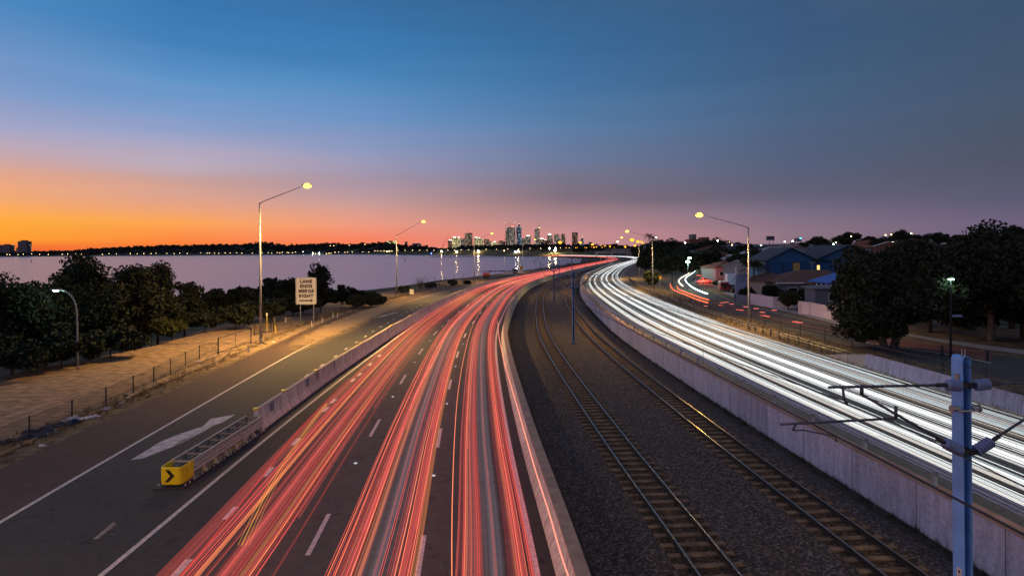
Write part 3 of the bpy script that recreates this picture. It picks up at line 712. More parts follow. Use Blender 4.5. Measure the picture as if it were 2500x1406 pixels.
for la in (-7.6, -2.95):
    for a, b in zip(MS[:4], MS[1:5]):
        for k in (1, 3, 5):
            t = k/6; s = a+(b-a)*t; A = P(a, la+lt(a), 0); B = P(b, la+lt(b), 0); q = A.lerp(B, t)
            mb = MB(); mb.tube([q+Vector((0,0,5.25-.05*4*t*(1-t))), q+Vector((0,0,6.1-.5*4*t*(1-t)))], .007, 4); mb.build('dropper', M_iron, mw1 if la < -5 else mw2)

# ---- street lamps
def lamp(base, height, arm, lampz, label, grp, light, glow=M_sod, energy=2600, colr=(1,.55,.14), far=False, rz=None, mtl=None):
    root = thing('street_lamp', base, label, 'street lamp', grp); mtl = mtl or M_pole
    n = 6 if far else 12; top = Vector((0,0,height)); tip = Vector((arm[0], arm[1], lampz))
    mb = MB(); mb.tube([(0,0,0),(0,0,height*.5),top], [.13,.105,.075], n); mb.build('pole', mtl, root, True)
    mb = MB(); L = (tip-top); mb.tube([top-Vector((0,0,.1)), top+L*.08, top+L*.5, top+L*.82, top+L*1.0+Vector((0,0,.06))], [.05,.045,.04,.035,.03], 6 if far else 8); mb.build('arm', mtl, root, True)
    if not far:
        mb = MB(); mb.box((0,0,.03), (.5,.5,.06)); mb.tube([(0,0,0),(0,0,.5)], .15, 12); mb.build('base_plate', mtl, root)
    d = Vector((arm[0], arm[1], 0)).normalized(); ang = math.atan2(d.y, d.x)
    mb = MB(); m3 = Matrix.Rotation(ang, 3, 'Z')
    mb.box(tip+d*.3+Vector((0,0,.1)), (.85,.34,.13), M=m3); hd = mb.build('lamp_head', M_galv, root)
    if far: mb = MB(); mb.ball(tip+d*.34, .8, 10, (1.2,1,.8)); mb.build('lens', glow, hd, True)
    else:
        mb = MB(); mb.ball(Vector((0,0,0)), .33, 14, (1.3,.95,.8)); mb.v = [tuple(m3@Vector(p)+tip+d*.34) for p in mb.v]; mb.build('lens', glow, hd, True)
    if light:
        l = bpy.data.lights.new('lamp_light', 'SPOT'); l.energy = energy; l.color = colr; l.shadow_soft_size = .25; l.spot_size = R(165); l.spot_blend = .9
        o = bpy.data.objects.new('lamp_light', l); COL.objects.link(o); o.parent = root; o.location = tip+d*.34+Vector((0,0,-.75))
    return root
GL = 'street lamps on the water side of the road'; GR = 'street lamps on the house side of the road'
# (base pixel, top pixel v, lamp pixel)
LL = [((637,838),495,(745,454),'tall lit street lamp on the left, beside the lane ends sign'),((969,726),575,(1031,541),'lit street lamp standing beside the small round speed sign'),
      ((1158,688),590,(1199,570),'lit street lamp whose glow hangs left of the tallest tower'),((1276,666),599,(1305,585),'lit street lamp standing beside the small yellow road sign')]
for i, ((u, v), vt, lp_, lab) in enumerate(LL):
    b = gp(u, v, 0); top = at(u, vt, b.y); tp = at(lp_[0], lp_[1], b.y)
    lamp(b, top.z-b.z, (tp.x-top.x, 0), tp.z-b.z, lab, GL, True, energy=(32000, 26000, 22000, 16000)[i])
for i, (u, vt, lp_, y, lab) in enumerate([(1344,606,(1366,592),320,'fifth lit lamp along the water, over the pale road bridge lights'),(1395,604,(1416,592),385,'sixth lit lamp along the water, rising from the red streaks'),(1430,605,(1446,597),450,'seventh lit lamp along the water, near the far bend')]):
    b = at(u, 650, y); b.z = zp(y)-.2; top = at(u, vt, y); tp = at(lp_[0], lp_[1], y)
    lamp(b, top.z-b.z, (tp.x-top.x, 0), tp.z-b.z, lab, GL, False, far=True, glow=M_sodf)
RR_ = [((1829,800),555,(1717,525),'tall lit street lamp in front of the blue house'),((1594,709),581,(1536,565),'tall lit street lamp beside the round green bush'),
       ((1561,680),598,(1521,580),'lit street lamp at the outside of the white bend')]
for i, ((u, v), vt, lp_, lab) in enumerate(RR_):
    b = gp(u, v, .3); top = at(u, vt, b.y); tp = at(lp_[0], lp_[1], b.y)
    lamp(b, top.z-b.z, (tp.x-top.x, 0), tp.z-b.z, lab, GR, True, energy=(16000, 22000, 16000)[i])
for i, (u, lp_, y) in enumerate([(1572,(1545,586),265),(1576,(1559,590),330),(1580,(1552,600),395),(1577,(1567,591),460),(1585,(1571,594),520),(1540,(1527,602),600)]):
    b = at(u, 640, y); b.z = zp(y)+.3; tp = at(lp_[0], lp_[1], y)
    lamp(b, tp.z-b.z-1.4, (tp.x-b.x, 0), tp.z-b.z, 'lit orange street lamp in the cluster over the white bend, %s nearest' % ['','second','third','fourth','fifth','sixth'][i] if i else 'lit orange street lamp with the largest glow in the cluster over the white bend', GR, False, far=True, glow=M_sodf)
# the next lamps of both rows, level with the camera, just outside the frame
lamp(Vector((-25,-2,0)), 13.0, (4.7,0), 14.5, 'street lamp of the water side row standing beside the viewpoint', GL, True, energy=20000)
lamp(Vector((28.5,6,.3)), 11.0, (-4.8,0), 12.2, 'street lamp of the house side row standing beside the viewpoint', GR, True, energy=6000)
# curved lamp by the bushes, park lamp
b = gp(190, 903, -.05); M_gr = mat('grey_pole', (.25,.27,.33), .6, .2, var=.1)
root = thing('street_lamp', b, 'small lamp with a curved arm and greenish light beside the dark bushes', 'street lamp')
q = lambda u, v: at(u, v, b.y)-b
mb = MB(); mb.tube([(0,0,0), q(189,850), q(188.5,790), q(187.5,760), q(183,738), q(174,721), q(160,711), q(146,707)], [.08,.075,.07,.06,.055,.05,.045,.04], 10); mb.build('pole', M_gr, root, True)
mb = MB(); mb.box(q(137,707), (.75,.28,.12)); hd = mb.build('lamp_head', M_gr, root); mb = MB(); mb.ball(q(136,709), .16, 10, (1.6,.8,.6)); mb.build('lens', M_merc, hd, True)
l = bpy.data.lights.new('lamp_light', 'POINT'); l.energy = 120; l.color = (.6,1,.75); l.shadow_soft_size = .2; o = bpy.data.objects.new('lamp_light', l); COL.objects.link(o); o.parent = root; o.location = q(136,716)
b = gp(2321, 875, .3)
root = thing('street_lamp', b, 'park lamp with a greenish light and a blue street name blade', 'street lamp'); q = lambda u, v: at(u, v, b.y)-b
mb = MB(); mb.tube([(0,0,0), q(2321,700), q(2321,684)], [.09,.07,.06], 10); mb.build('pole', M_iron, root, True)
mb = MB(); mb.box(q(2322,679), (.8,.3,.1)); hd = mb.build('lamp_head', M_iron, root); mb = MB(); mb.ball(q(2322,681), .15, 10, (1.7,.8,.5)); mb.build('lens', M_merc, hd, True)
mb = MB(); mb.box(q(2336,771), (.86,.03,.19)); bl = mb.build('name_blade', mat('sign_blue', (.045,.12,.36), .5, var=0), root)
mb = MB(); c = q(2336,771)-Vector((0,.02,0))
for dz_ in (-.085,.085): mb.box(c+Vector((0,0,dz_)), (.86,.01,.012))
for k, x in enumerate([-.28,-.2,-.13,-.05,.02,.1,.17,.26]): mb.box(c+Vector((x,0,0)), (.035 if k % 3 else .055,.01,.08))
mb.build('lettering', M_paint, bl)
l = bpy.data.lights.new('lamp_light', 'POINT'); l.energy = 60; l.color = (.6,1,.75); l.shadow_soft_size = .2; o = bpy.data.objects.new('lamp_light', l); COL.objects.link(o); o.parent = root; o.location = q(2322,690)
# green-white lamps along the local street
for i, (u, v, y, k) in enumerate([(1679,639,140,1),(1683.5,630,175,1),(1694,627,205,0),(1705,623,240,1),(1676,619.5,280,0),(1694,621,285,0),(1658,619,270,0),(1644,618.5,262,0),(1638,615,330,0),(1623,618,350,0)]):
    p = at(u, v, y); g_ = gz(p.x, p.y); root = thing('street_lamp', (p.x, p.y, g_), 'greenish lamp over the local street, %s' % ['lowest and widest glow','second lowest glow, just right of the lowest','third lowest glow','rightmost bright glow','over the lowest one, small','small, beside the third lowest','small, among the trees left of the bright ones','smaller, left of the other small one','faint, third from the left','faint, farthest left'][i], 'street lamp', 'greenish lamps along the local street')
    if i == 0: pass
    h_ = p.z-g_; mb = MB(); mb.tube([(0,0,0),(0,0,h_)], .07, 6); mb.build('pole', M_iron, root); mb = MB(); mb.ball((0,0,h_), .35 if k else .26, 8, (1.3,1,.7)); mb.build('lens', M_merc, root, True)
    if k: l = bpy.data.lights.new('lamp_light', 'POINT'); l.energy = 900; l.color = (.55,1,.75); l.shadow_soft_size = .3; o = bpy.data.objects.new('lamp_light', l); COL.objects.link(o); o.parent = root; o.location = (0,-.5,h_-.5)

# ============================================================ LEFT ROADSIDE
def text_mesh(txt, size, m_, name, parent=None, bold=.0):
    c = bpy.data.curves.new('t', 'FONT'); c.body = txt; c.size = size; c.align_x = 'CENTER'; c.align_y = 'CENTER'; c.offset = bold; c.extrude = .004; c.space_character = 1.12
    o = bpy.data.objects.new('t', c); COL.objects.link(o); bpy.context.view_layer.update()
    me = bpy.data.meshes.new_from_object(o.evaluated_get(bpy.context.evaluated_depsgraph_get())); bpy.data.objects.remove(o); bpy.data.curves.remove(c)
    me.materials.clear(); me.name = name; return link(name, me, m_, parent)
def rrect(w, h, r, n=5):
    o = []
    for cx, cz, a0 in ((w/2-r, h/2-r, 0), (-w/2+r, h/2-r, 90), (-w/2+r, -h/2+r, 180), (w/2-r, -h/2+r, 270)):
        for k in range(n+1): a = R(a0+90*k/n); o.append((cx+r*math.cos(a), cz+r*math.sin(a)))
    return o
b1 = gp(733, 790, -.03); b2 = gp(766, 792, -.03); yb = (b1.y+b2.y)/2; c = at(747, 710.5, yb)
sg = thing('road_sign', (c.x, yb, b1.z), 'large white sign reading lane ends merge right on two posts', 'road sign')
sc = yb/F; w, h = 50.5*sc, 65.5*sc; cz = c.z-b1.z
mb = MB(); mb.prism([(x, 0, cz+z) for x, z in rrect(w, h, .2)], (0,.03,0)); pn = mb.build('sign_panel', mat('sign_white', (.66,.66,.72), .5, var=.04), sg)
mb = MB(); o1 = rrect(w-.14, h-.14, .16); o2 = rrect(w-.19, h-.19, .14); n = len(o1)
mb.add([(x, -.004, cz+z) for x, z in o1]+[(x, -.004, cz+z) for x, z in o2], [(i, (i+1)%n, n+(i+1)%n, n+i) for i in range(n)]); mb.build('border_line', M_black, pn)
for k, tx_ in enumerate(['LANE','ENDS','MERGE','RIGHT']):
    o = text_mesh(tx_, 10.6*sc*1.0, M_black, 'lettering', pn, .03); o.rotation_euler = (R(90),0,0); o.location = (.02, -.008, cz+(710.5-687.3-11.8*k)*sc); o.scale = (1.05,1,1)
mb = MB(); zz = cz+(710.5-733.8)*sc; x0, x1 = -17*sc, 17.5*sc
mb.prism([(x0,-.008,zz-.075),(x0,-.008,zz+.075),(x1-.3,-.008,zz+.075),(x1-.3,-.008,zz+.21),(x1,-.008,zz),(x1-.3,-.008,zz-.21),(x1-.3,-.008,zz-.075)][::-1], (0,.004,0)); mb.build('arrow', M_black, pn)
for xx in (-14*sc, 18*sc): mb = MB(); mb.tube([(xx,.07,-.1),(xx,.07,cz+h/2-.1)], .055, 10); mb.build('post', M_galv, sg)

def small_sign(u, v0, v1, wpx, hpx, label, face, shape='rect', ring=False, y=None):
    b = gp(u, v0, 0) if y is None else at(u, v0, y); s_ = b.y/F; zt = (v0-v1)*s_
    r = thing('road_sign', b, label, 'road sign'); mb = MB(); mb.tube([(0,.03,0),(0,.03,zt)], .035, 8); mb.build('post', M_galv, r)
    w, h = wpx*s_, hpx*s_; cz = zt-h/2; mb = MB()
    pts = rrect(w, h, min(w, h)*.12) if shape == 'rect' else [(w/2,0),(0,h/2),(-w/2,0),(0,-h/2)]
    mb.prism([(x,-.02,cz+z) for x, z in pts], (0,.03,0)); p = mb.build('sign_panel', face, r); return r, p, w, h, cz
r, p, w, h, cz = small_sign(1005, 720, 706, 9.5, 12, 'small white speed sign with a round ring beside the ramp verge', M_white)
mb = MB(); n = 20; mb.add([(w*.36*math.cos(2*math.pi*k/n), -.025, cz+.1*h+w*.36*math.sin(2*math.pi*k/n)) for k in range(n)]+[(w*.27*math.cos(2*math.pi*k/n), -.025, cz+.1*h+w*.27*math.sin(2*math.pi*k/n)) for k in range(n)], [(k, (k+1)%n, n+(k+1)%n, n+k) for k in range(n)]); mb.build('ring', M_black, p)
small_sign(1273, 668, 650, 7.5, 8, 'small square yellow road sign beside the water and the red streaks', mat('sign_yellow', (.7,.38,.01), .5, var=0), y=262)
r, p, w, h, cz = small_sign(1612, 707, 672, 10, 10, 'yellow diamond warning sign beside the round green bush', mat('sign_yellow', (.7,.38,.01), .5, var=0), 'diamond')
mb = MB(); mb.add([(-w*.2,-.026,cz-h*.1),(-w*.12,-.026,cz+h*.08),(0,-.026,cz+h*.14),(w*.12,-.026,cz+h*.08),(w*.2,-.026,cz-h*.1)], [(0,1,2,3,4)]); mb.build('symbol', M_black, p)
small_sign(1660, 645, 636, 4.5, 4.5, 'tiny yellow diamond sign at the far end of the local street', mat('sign_yellow', (.7,.38,.01), .5, var=0), 'diamond', y=190)
# marker posts
GPL = 'white guide posts along the verge'
for i, (u, v, hp) in enumerate([(606,863,19),(762,800,17),(787,788,13),(813,777,14),(824,776,12),(950,732,9),(1060,708,7),(1071,704,6),(697,788,13)]):
    b = gp(u, v, -.03); hh = hp*b.y/F; mb = MB(); mb.prism([(-.06,-.02,0),(.06,-.02,0),(.055,-.02,hh),(-.055,-.02,hh)], (0,.04,0))
    o = thing('guide_post', b, ['slim white guide post nearest the camera, beside the fence gate','leaning white guide post in front of the merge sign','white guide post just right of the merge sign','white guide post left of the close pair','white guide post right of the close one','small white guide post before the second lamp','far white guide post beside the round speed sign','far white guide post right of the one beside the speed sign','thin white guide post behind the marker posts'][i], 'guide post', GPL); pst = mb.build('post', M_white, o)
    o.rotation_euler = (0, R(-6 if i == 1 else 2), 0); mb = MB(); mb.box((0,-.028,hh-.16), (.07,.012,.14)); mb.build('reflector', mat('reflector_red', (.3,.03,.02), .4, var=0), pst)
b = gp(668, 835, .03); mb = MB(); mb.box((0,0,.03), (.95,.13,.05)); o = mb.build('guide_post', M_white); o.location = b; o.rotation_euler = (0,0,R(-62)); tag(o, 'fallen white guide post lying on the sand near the left street lamp', 'guide post')
for (u, v, vt, lab, rt) in [(652,812,762,'yellow marker pole with a white tag right of the nearest lamp pole',0),(674,815,780,'leaning yellow marker post with a brown top beside the gate frame',6)]:
    b = gp(u, v, -.03); hh = (v-vt)*b.y/F; r = thing('marker_post', b, lab, 'marker post'); r.rotation_euler = (0, R(-rt), 0)
    mb = MB(); mb.tube([(0,0,0),(0,0,hh*.78)], .045, 8); mb.build('post', M_yell, r); mb = MB(); mb.box((0,0,hh*.88), (.2,.06,.36) if not rt else (.17,.1,.85)); mb.build('tag', M_white if not rt else M_wood, r)
# chain-link fences
def fence(px, hgt, label, pst, name='wire_fence', dz=-.03, extra=None, wirer=.006, sp=.09, mesh=True, toprail=True, lab2=None, pr=.035):
    pts = [gp(u, v, dz) for u, v in px] if len(px[0]) == 2 else [Vector(p) for p in px]
    root = thing(name, pts[0], label, 'fence'); p0 = pts[0]
    d = [0]
    for a, b in zip(pts[:-1], pts[1:]): d.append(d[-1]+(b-a).length)
    f = lambda t: Vector([float(np.interp(t, d, [p[k] for p in pts])) for k in range(3)])-p0
    t = 0; base = None; n = 0
    while t <= d[-1]+.01 and n < 100:
        if base is None: mb = MB(); mb.tube([(0,0,-.1),(0,0,hgt+.06)], pr, 8); base = o = mb.build('post', M_fence, root)
        else: o = dup(base); o.parent = root
        o.location = f(t); t += pst; n += 1
    if toprail: mb = MB(); mb.tube([f(k*d[-1]/80)+Vector((0,0,hgt)) for k in range(81)], .012, 4); mb.tube([f(k*d[-1]/80)+Vector((0,0,.08)) for k in range(81)], .006, 4); mb.build('rail_wire', M_fence, root)
    if mesh:
        mb = MB(); t = -hgt; up = Vector((0,0,wirer))
        while t < d[-1]:
            for a, b in ((t, t+hgt), (t+hgt, t)):
                za, zb = .08, hgt
                A = f(min(max(a, 0), d[-1])); B = f(min(max(b, 0), d[-1])); A.z += za; B.z += zb
                mb.add([A-up, A+up, B+up, B-up], [(0,1,2,3)])
            t += sp
        mb.build('mesh_panel', M_fence, root)
    return root
fence([(-160,1195),(0,1104),(117,1055),(207,1016),(285,981),(343,954),(407,919),(450,896),(496,873),(533,866)], 1.12, 'dark chain link fence beside the sandy path, running to the gate frame', 3.3)
fence([(620,820),(690,806),(745,794),(800,778),(850,765),(905,748),(960,734)], 1.1, 'dark chain link fence behind the merge sign, running to the scrub', 3.4, sp=.11)
fence([(965,727),(1010,716),(1045,709),(1090,703),(1130,695),(1170,688)], 1.4, 'blue grey fence on the bank beyond the second lamp', 4.0, sp=.2, wirer=.012)
def gate(pa, pb, h1, label):
    A, B = gp(*pa, -.03), gp(*pb, -.03); r = thing('field_gate', A, label, 'gate'); D = B-A
    mb = MB(); up = Vector((0,0,h1)); mb.tube([Vector((0,0,0)), up], .05, 8); mb.tube([D, D+up], .05, 8); mb.build('post', M_fence, r)
    mb = MB(); mb.tube([up*.98, D+up*.98], .028, 8); mb.tube([up*.12, D+up*.12], .028, 8); mb.tube([D*.5+up*.12, D*.5+up*.98], .02, 8); mb.build('frame_bar', M_fence, r)
gate((533,866), (613,838), 1.5, 'low dark gate frame in the fence beside the nearest lamp pole')
gate((621,819), (662,812), 1.3, 'low dark gate frame behind the nearest lamp pole')
# bank fence seen against the water
pts = [gp(u, v, .1) for u, v in [(1045,697),(1067,692),(1089,689),(1110,686),(1132,683)]]
fence([tuple(p) for p in pts], 2.0, 'tall thin fence posts standing against the water', (pts[-1]-pts[0]).length/4.05, mesh=False, pr=.06)
# litter along the fence
M_tarp = mat('blue_tarp', (.012,.03,.085), .6, var=.4, scale=3); M_plas = mat('plastic_white', (.62,.6,.72), .5, var=.2, scale=5)
def rag(u, v, lx, ly, lz, rz, m_, name, label, cat, seed, group=None):
    r_ = random.Random(seed); b = gp(u, v, .0); nx, ny = 16, 8; vs = []
    for i in range(nx+1):
        for j in range(ny+1):
            x = (i/nx-.5)*lx*(1+.12*r_.uniform(-1,1)); y = (j/ny-.5)*ly*(1+.35*r_.uniform(-1,1)); e = min(i, nx-i, j, ny-j)
            vs.append((x, y, .01 if e == 0 else lz*r_.uniform(.3,1)))
    me = bpy.data.meshes.new(name); me.from_pydata(vs, [], [(i*(ny+1)+j, (i+1)*(ny+1)+j, (i+1)*(ny+1)+j+1, i*(ny+1)+j+1) for i in range(nx) for j in range(ny)])
    o = link(name, me, m_); o.location = b; o.rotation_euler = (0,0,R(rz)); return tag(o, label, cat, group)
rag(70,1070,2.6,.5,.2,62,M_tarp,'tarpaulin','crumpled blue tarpaulin lying along the fence, nearer piece','tarpaulin',1)
rag(128,1045,2.6,.55,.22,66,M_tarp,'tarpaulin','crumpled blue tarpaulin lying along the fence, farther piece','tarpaulin',2)
rag(207,1023,1.4,.4,.14,64,M_plas,'plastic_sheet','torn white plastic sheet on the verge beside the fence','plastic sheet',3)
rag(173,1030,.8,.3,.3,60,M_plas,'plastic_sheet','small grey plastic sheet between the blue tarpaulin and the white one','plastic sheet',4)
for k, (u, v) in enumerate([(235,1003),(258,1000),(262,996),(300,980),(296,985),(115,1061),(72,1081),(310,972),(103,1089),(405,918),(520,872),(484,884),(565,858)]):
    rag(u, v, .35, .2, .08, 20*k, M_plas if k % 3 else mat('litter_tan', (.4,.3,.2), .8, var=.2), 'litter', 'small pale scrap of litter on the verge beside the fence', 'litter', 10+k, 'scraps of litter along the fence')
# dry grass tufts along the fences
def tufts(name, label, fn, n, seed, m_, h0=.12, h1=.35):
    g_ = np.random.default_rng(seed); V = []; 
    for k in range(n):
        p = fn(g_); m = 9
        for j in range(m):
            a = g_.uniform(0, 6.28); r = g_.uniform(0, .16); h = g_.uniform(h0, h1); b = (p[0]+r*math.cos(a), p[1]+r*math.sin(a), p[2]); w = .012
            t_ = (b[0]+math.cos(a)*h*.5, b[1]+math.sin(a)*h*.5, b[2]+h); q = (-math.sin(a)*w, math.cos(a)*w)
            V += [(b[0]-q[0], b[1]-q[1], b[2]-.02), (b[0]+q[0], b[1]+q[1], b[2]-.02), t_]
    me = bpy.data.meshes.new(name); me.from_pydata(V, [], [(3*i, 3*i+1, 3*i+2) for i in range(len(V)//3)]); return tag(link(name, me, m_), label, 'grass', None, 'stuff')
M_dry = mat('dry_grass_blades', (.16,.12,.06), .9, var=.5, scale=2)
def nearfence(g_):
    s = 5+g_.uniform(0,1)**1.3*110; l = latRE(s)-1.7+g_.normal()*.55; return P(s, l, -.02)
tufts('dry_grass', 'dry grass tufts along the chain link fence and the ramp verge', nearfence, 1500, 3, M_dry)
tufts('dry_grass', 'dry grass tufts on the verge beside the low wooden posts', lambda g_: P(10+g_.uniform(0,1)*130, g_.uniform(12.9, 17.5), .29), 1800, 4, M_dry)
tufts('weeds', 'small weeds at the foot of the retaining wall', lambda g_: P(g_.uniform(0, 90), -.1+g_.normal()*.12, -.47), 500, 5, mat('weed_green', (.03,.04,.015), .9, var=.4), .08, .3)
# ---- crash cushion
n0 = gp(415, 1192); n1 = P(s0b, latB(s0b)); dv = (n1-n0); Lc = dv.length-.2; rzc = math.atan2(-dv.x, dv.y)
cc = thing('crash_cushion', n0, 'guard rail crash cushion with a bright yellow nose bearing a black arrow', 'crash cushion', rz=rzc)
mb = MB(); mb.box((0,Lc/2,.03), (1.15,Lc+.3,.05)); bp_ = mb.build('base_plate', M_iron, cc)
mb = MB()
for k in range(24): mb.tube([(.52,.15+k*Lc/24,.05),(.52,.15+k*Lc/24,.13)], .02, 6); mb.tube([(-.52,.15+k*Lc/24,.05),(-.52,.15+k*Lc/24,.13)], .02, 6)
mb.build('anchor_bolt', M_white, bp_)
M_beam = mat('corrugated_beam', (.50,.50,.42), .5, .3, var=.25, scale=5)
prof = [(0,.28),(.045,.33),(.045,.36),(0,.41),(.0,.44),(.045,.49),(.045,.53),(0,.58),(0,.61),(.045,.66),(.045,.7),(0,.76)]
for sx in (-1, 1):
    for k in range(4):
        y0 = .95+k*(Lc-1)/4; y1 = y0+(Lc-1)/4+.12; off = .40-.008*k
        mb = MB(); n = len(prof); A = [(sx*(off+x), y0, z) for x, z in prof]; B = [(sx*(off+x), y1, z) for x, z in prof]
        mb.add(A+B, [(i, i+1, n+i+1, n+i) for i in range(n-1)]); mb.build('side_beam', M_beam, cc)
for sx in (-1,1): mb = MB(); mb.box((sx*.4,.5*(Lc+.9),.79), (.11,Lc-.9,.035)); mb.build('top_rail', M_copew, cc)
for k in range(8):
    y = .9+k*(Lc-1.0)/7.0
    mb = MB(); mb.box((0,y,.74), (.78,.07,.05)); mb.box((-.34,y,.4), (.06,.06,.7)); mb.box((.34,y,.4), (.06,.06,.7)); mb.build('cross_frame', M_cope if k else M_copew, cc)
    mb = MB(); mb.prism([(.38,y-.04,.3),(.38,y-.04,.06),(.55,y-.04,.06)], (0,.08,0)); mb.build('foot_bracket', M_beam, cc); mb = MB(); mb.prism([(-.38,y-.04,.3),(-.55,y-.04,.06),(-.38,y-.04,.06)], (0,.08,0)); mb.build('foot_bracket', M_beam, cc)
# nose: hollow rounded box, open on top
out_ = [(-.42,.95),(-.42,.2)]+[(-.42+.14*(1-math.cos(a)), .2-.17*math.sin(a)) for a in [R(18*k) for k in range(1,6)]]+[(.28+.14*math.sin(a), .03+.17*(1-math.cos(a))) for a in [R(18*k) for k in range(0,6)]]+[(.42,.95)]
mb = MB(); n = len(out_); lv = [(.13,.97),(.2,1.0),(.74,1.0),(.80,.97)]; vs = []
for z, k in lv: vs += [(x*k, .5+(y-.5)*k, z) for x, y in out_]
vs += [(x*.9, .5+(y-.5)*.9, .79) for x, y in out_]+[(x*.9, .5+(y-.5)*.9, .3) for x, y in out_]
mb.add(vs, [(r_*n+i, r_*n+i+1, (r_+1)*n+i+1, (r_+1)*n+i) for r_ in range(5) for i in range(n-1)]); ns = mb.build('nose_cone', M_yell, cc)
mb = MB(); mb.box((0,.52,.3), (.72,.8,.03)); mb.build('nose_floor', M_black, ns)
mb = MB()
for z in (.3,.46,.62):
    for sx in (-1,1): mb.box((sx*.435,.65,z), (.04,.5,.07))
mb.build('nose_rib', M_yell, ns)
mb = MB(); y = .022
def fx(x, z): return (x, y, z)
mb.prism([fx(-.20,.70),fx(-.05,.70),fx(.16,.47),fx(-.07,.23),fx(-.22,.23),fx(-.01,.47)], (0,.012,0)); ar = mb.build('arrow_mark', M_black, ns)

# ============================================================ RIGHT ROADSIDE
fr = [(2560,980),(2421,948),(2263,903),(2197,886),(2137,868),(2087,851),(2006,832),(1935,816),(1865,797),(1790,775),(1716,753),(1665,734),(1635,716),(1620,700),(1610,690)]
fence(fr, 1.15, 'dark wire fence with thin posts between the far carriageway and the local street', 3.9, dz=.29, sp=.16, wirer=.004, lab2=None)
# low guard rail of short wooden posts with cables
root = thing('cable_guard_rail', P(30,13.8,.3), 'low row of short wooden posts carrying cables on the dry verge', 'guard rail')
base = None; s = 29.0; n = 0
while n < 98:
    if base is None: mb = MB(); mb.box((0,0,.36), (.14,.16,.78)); base = o = mb.build('post', M_wood, root)
    else: o = dup(base); o.parent = root
    o.location = P(s, 13.8, .28)-root.location; o.rotation_euler = (R(10) if n == 0 else 0, 0, heading(s)); s += 2.0; n += 1
mb = MB()
for z in (.45,.68): mb.tube([P(a, 13.8-.08, .28+z) for a in steps(30, s-2, 2)], .018, 4)
under(mb.build('cable', M_galv), root)
# post and rail fence by the park
pr = [(2190,858),(2262,868),(2350,872),(2405,882),(2470,890),(2560,905)]
fence(pr, .75, 'low park fence of thick wooden posts in front of the dark grass', 3.4, dz=.3, mesh=False, pr=.1)
# houses' boundary walls
def slabwall(px, htop, label, m_, name='boundary_wall', dz=.3):
    pts = [gp(u, v, dz) for u, v in px]; r = thing(name, pts[0], label, 'wall')
    for a, b in zip(pts[:-1], pts[1:]):
        d = b-a; mb = MB(); n = Vector((-d.y, d.x, 0)).normalized()*.18; q = [a-pts[0], b-pts[0], b-pts[0]+n, a-pts[0]+n]
        mb.add([p+Vector((0,0,-.3)) for p in q]+[p+Vector((0,0,htop)) for p in q], [(3,2,1,0),(4,5,6,7),(0,1,5,4),(1,2,6,5),(2,3,7,6),(3,0,4,7)]); mb.build('wall_panel', m_, r)
    for p in pts:
        mb = MB(); mb.box(p-pts[0]+Vector((0,.05,htop/2-.1)), (.36,.36,htop+.26)); mb.build('pier', m_, r)
    return r
M_fw = mat('rendered_wall', (.60,.50,.58), .85, var=.08, scale=1.5)
slabwall([(1832,742),(1889,753),(1953,752)], 1.62, 'pale pink rendered garden wall right of the near right lamp pole', M_fw)
slabwall([(1954,766),(1978,769.5),(2032,782),(2053,783)], 1.62, 'pale rendered garden wall on the corner, ending at the big tree', M_fw)
slabwall([(1795,737),(1830,741)], 1.2, 'grey garden fence left of the near right lamp pole', mat('grey_fence', (.12,.14,.2), .7, var=.1), name='garden_fence')
slabwall([(1800,716),(1810,719)], 1.4, 'short brick gate pier beside the red van', mat('brown_brick', (.2,.12,.08), .9, var=.3), name='gate_pier')
for i, (u, v) in enumerate([(1797,741),(1789,729)]): pass

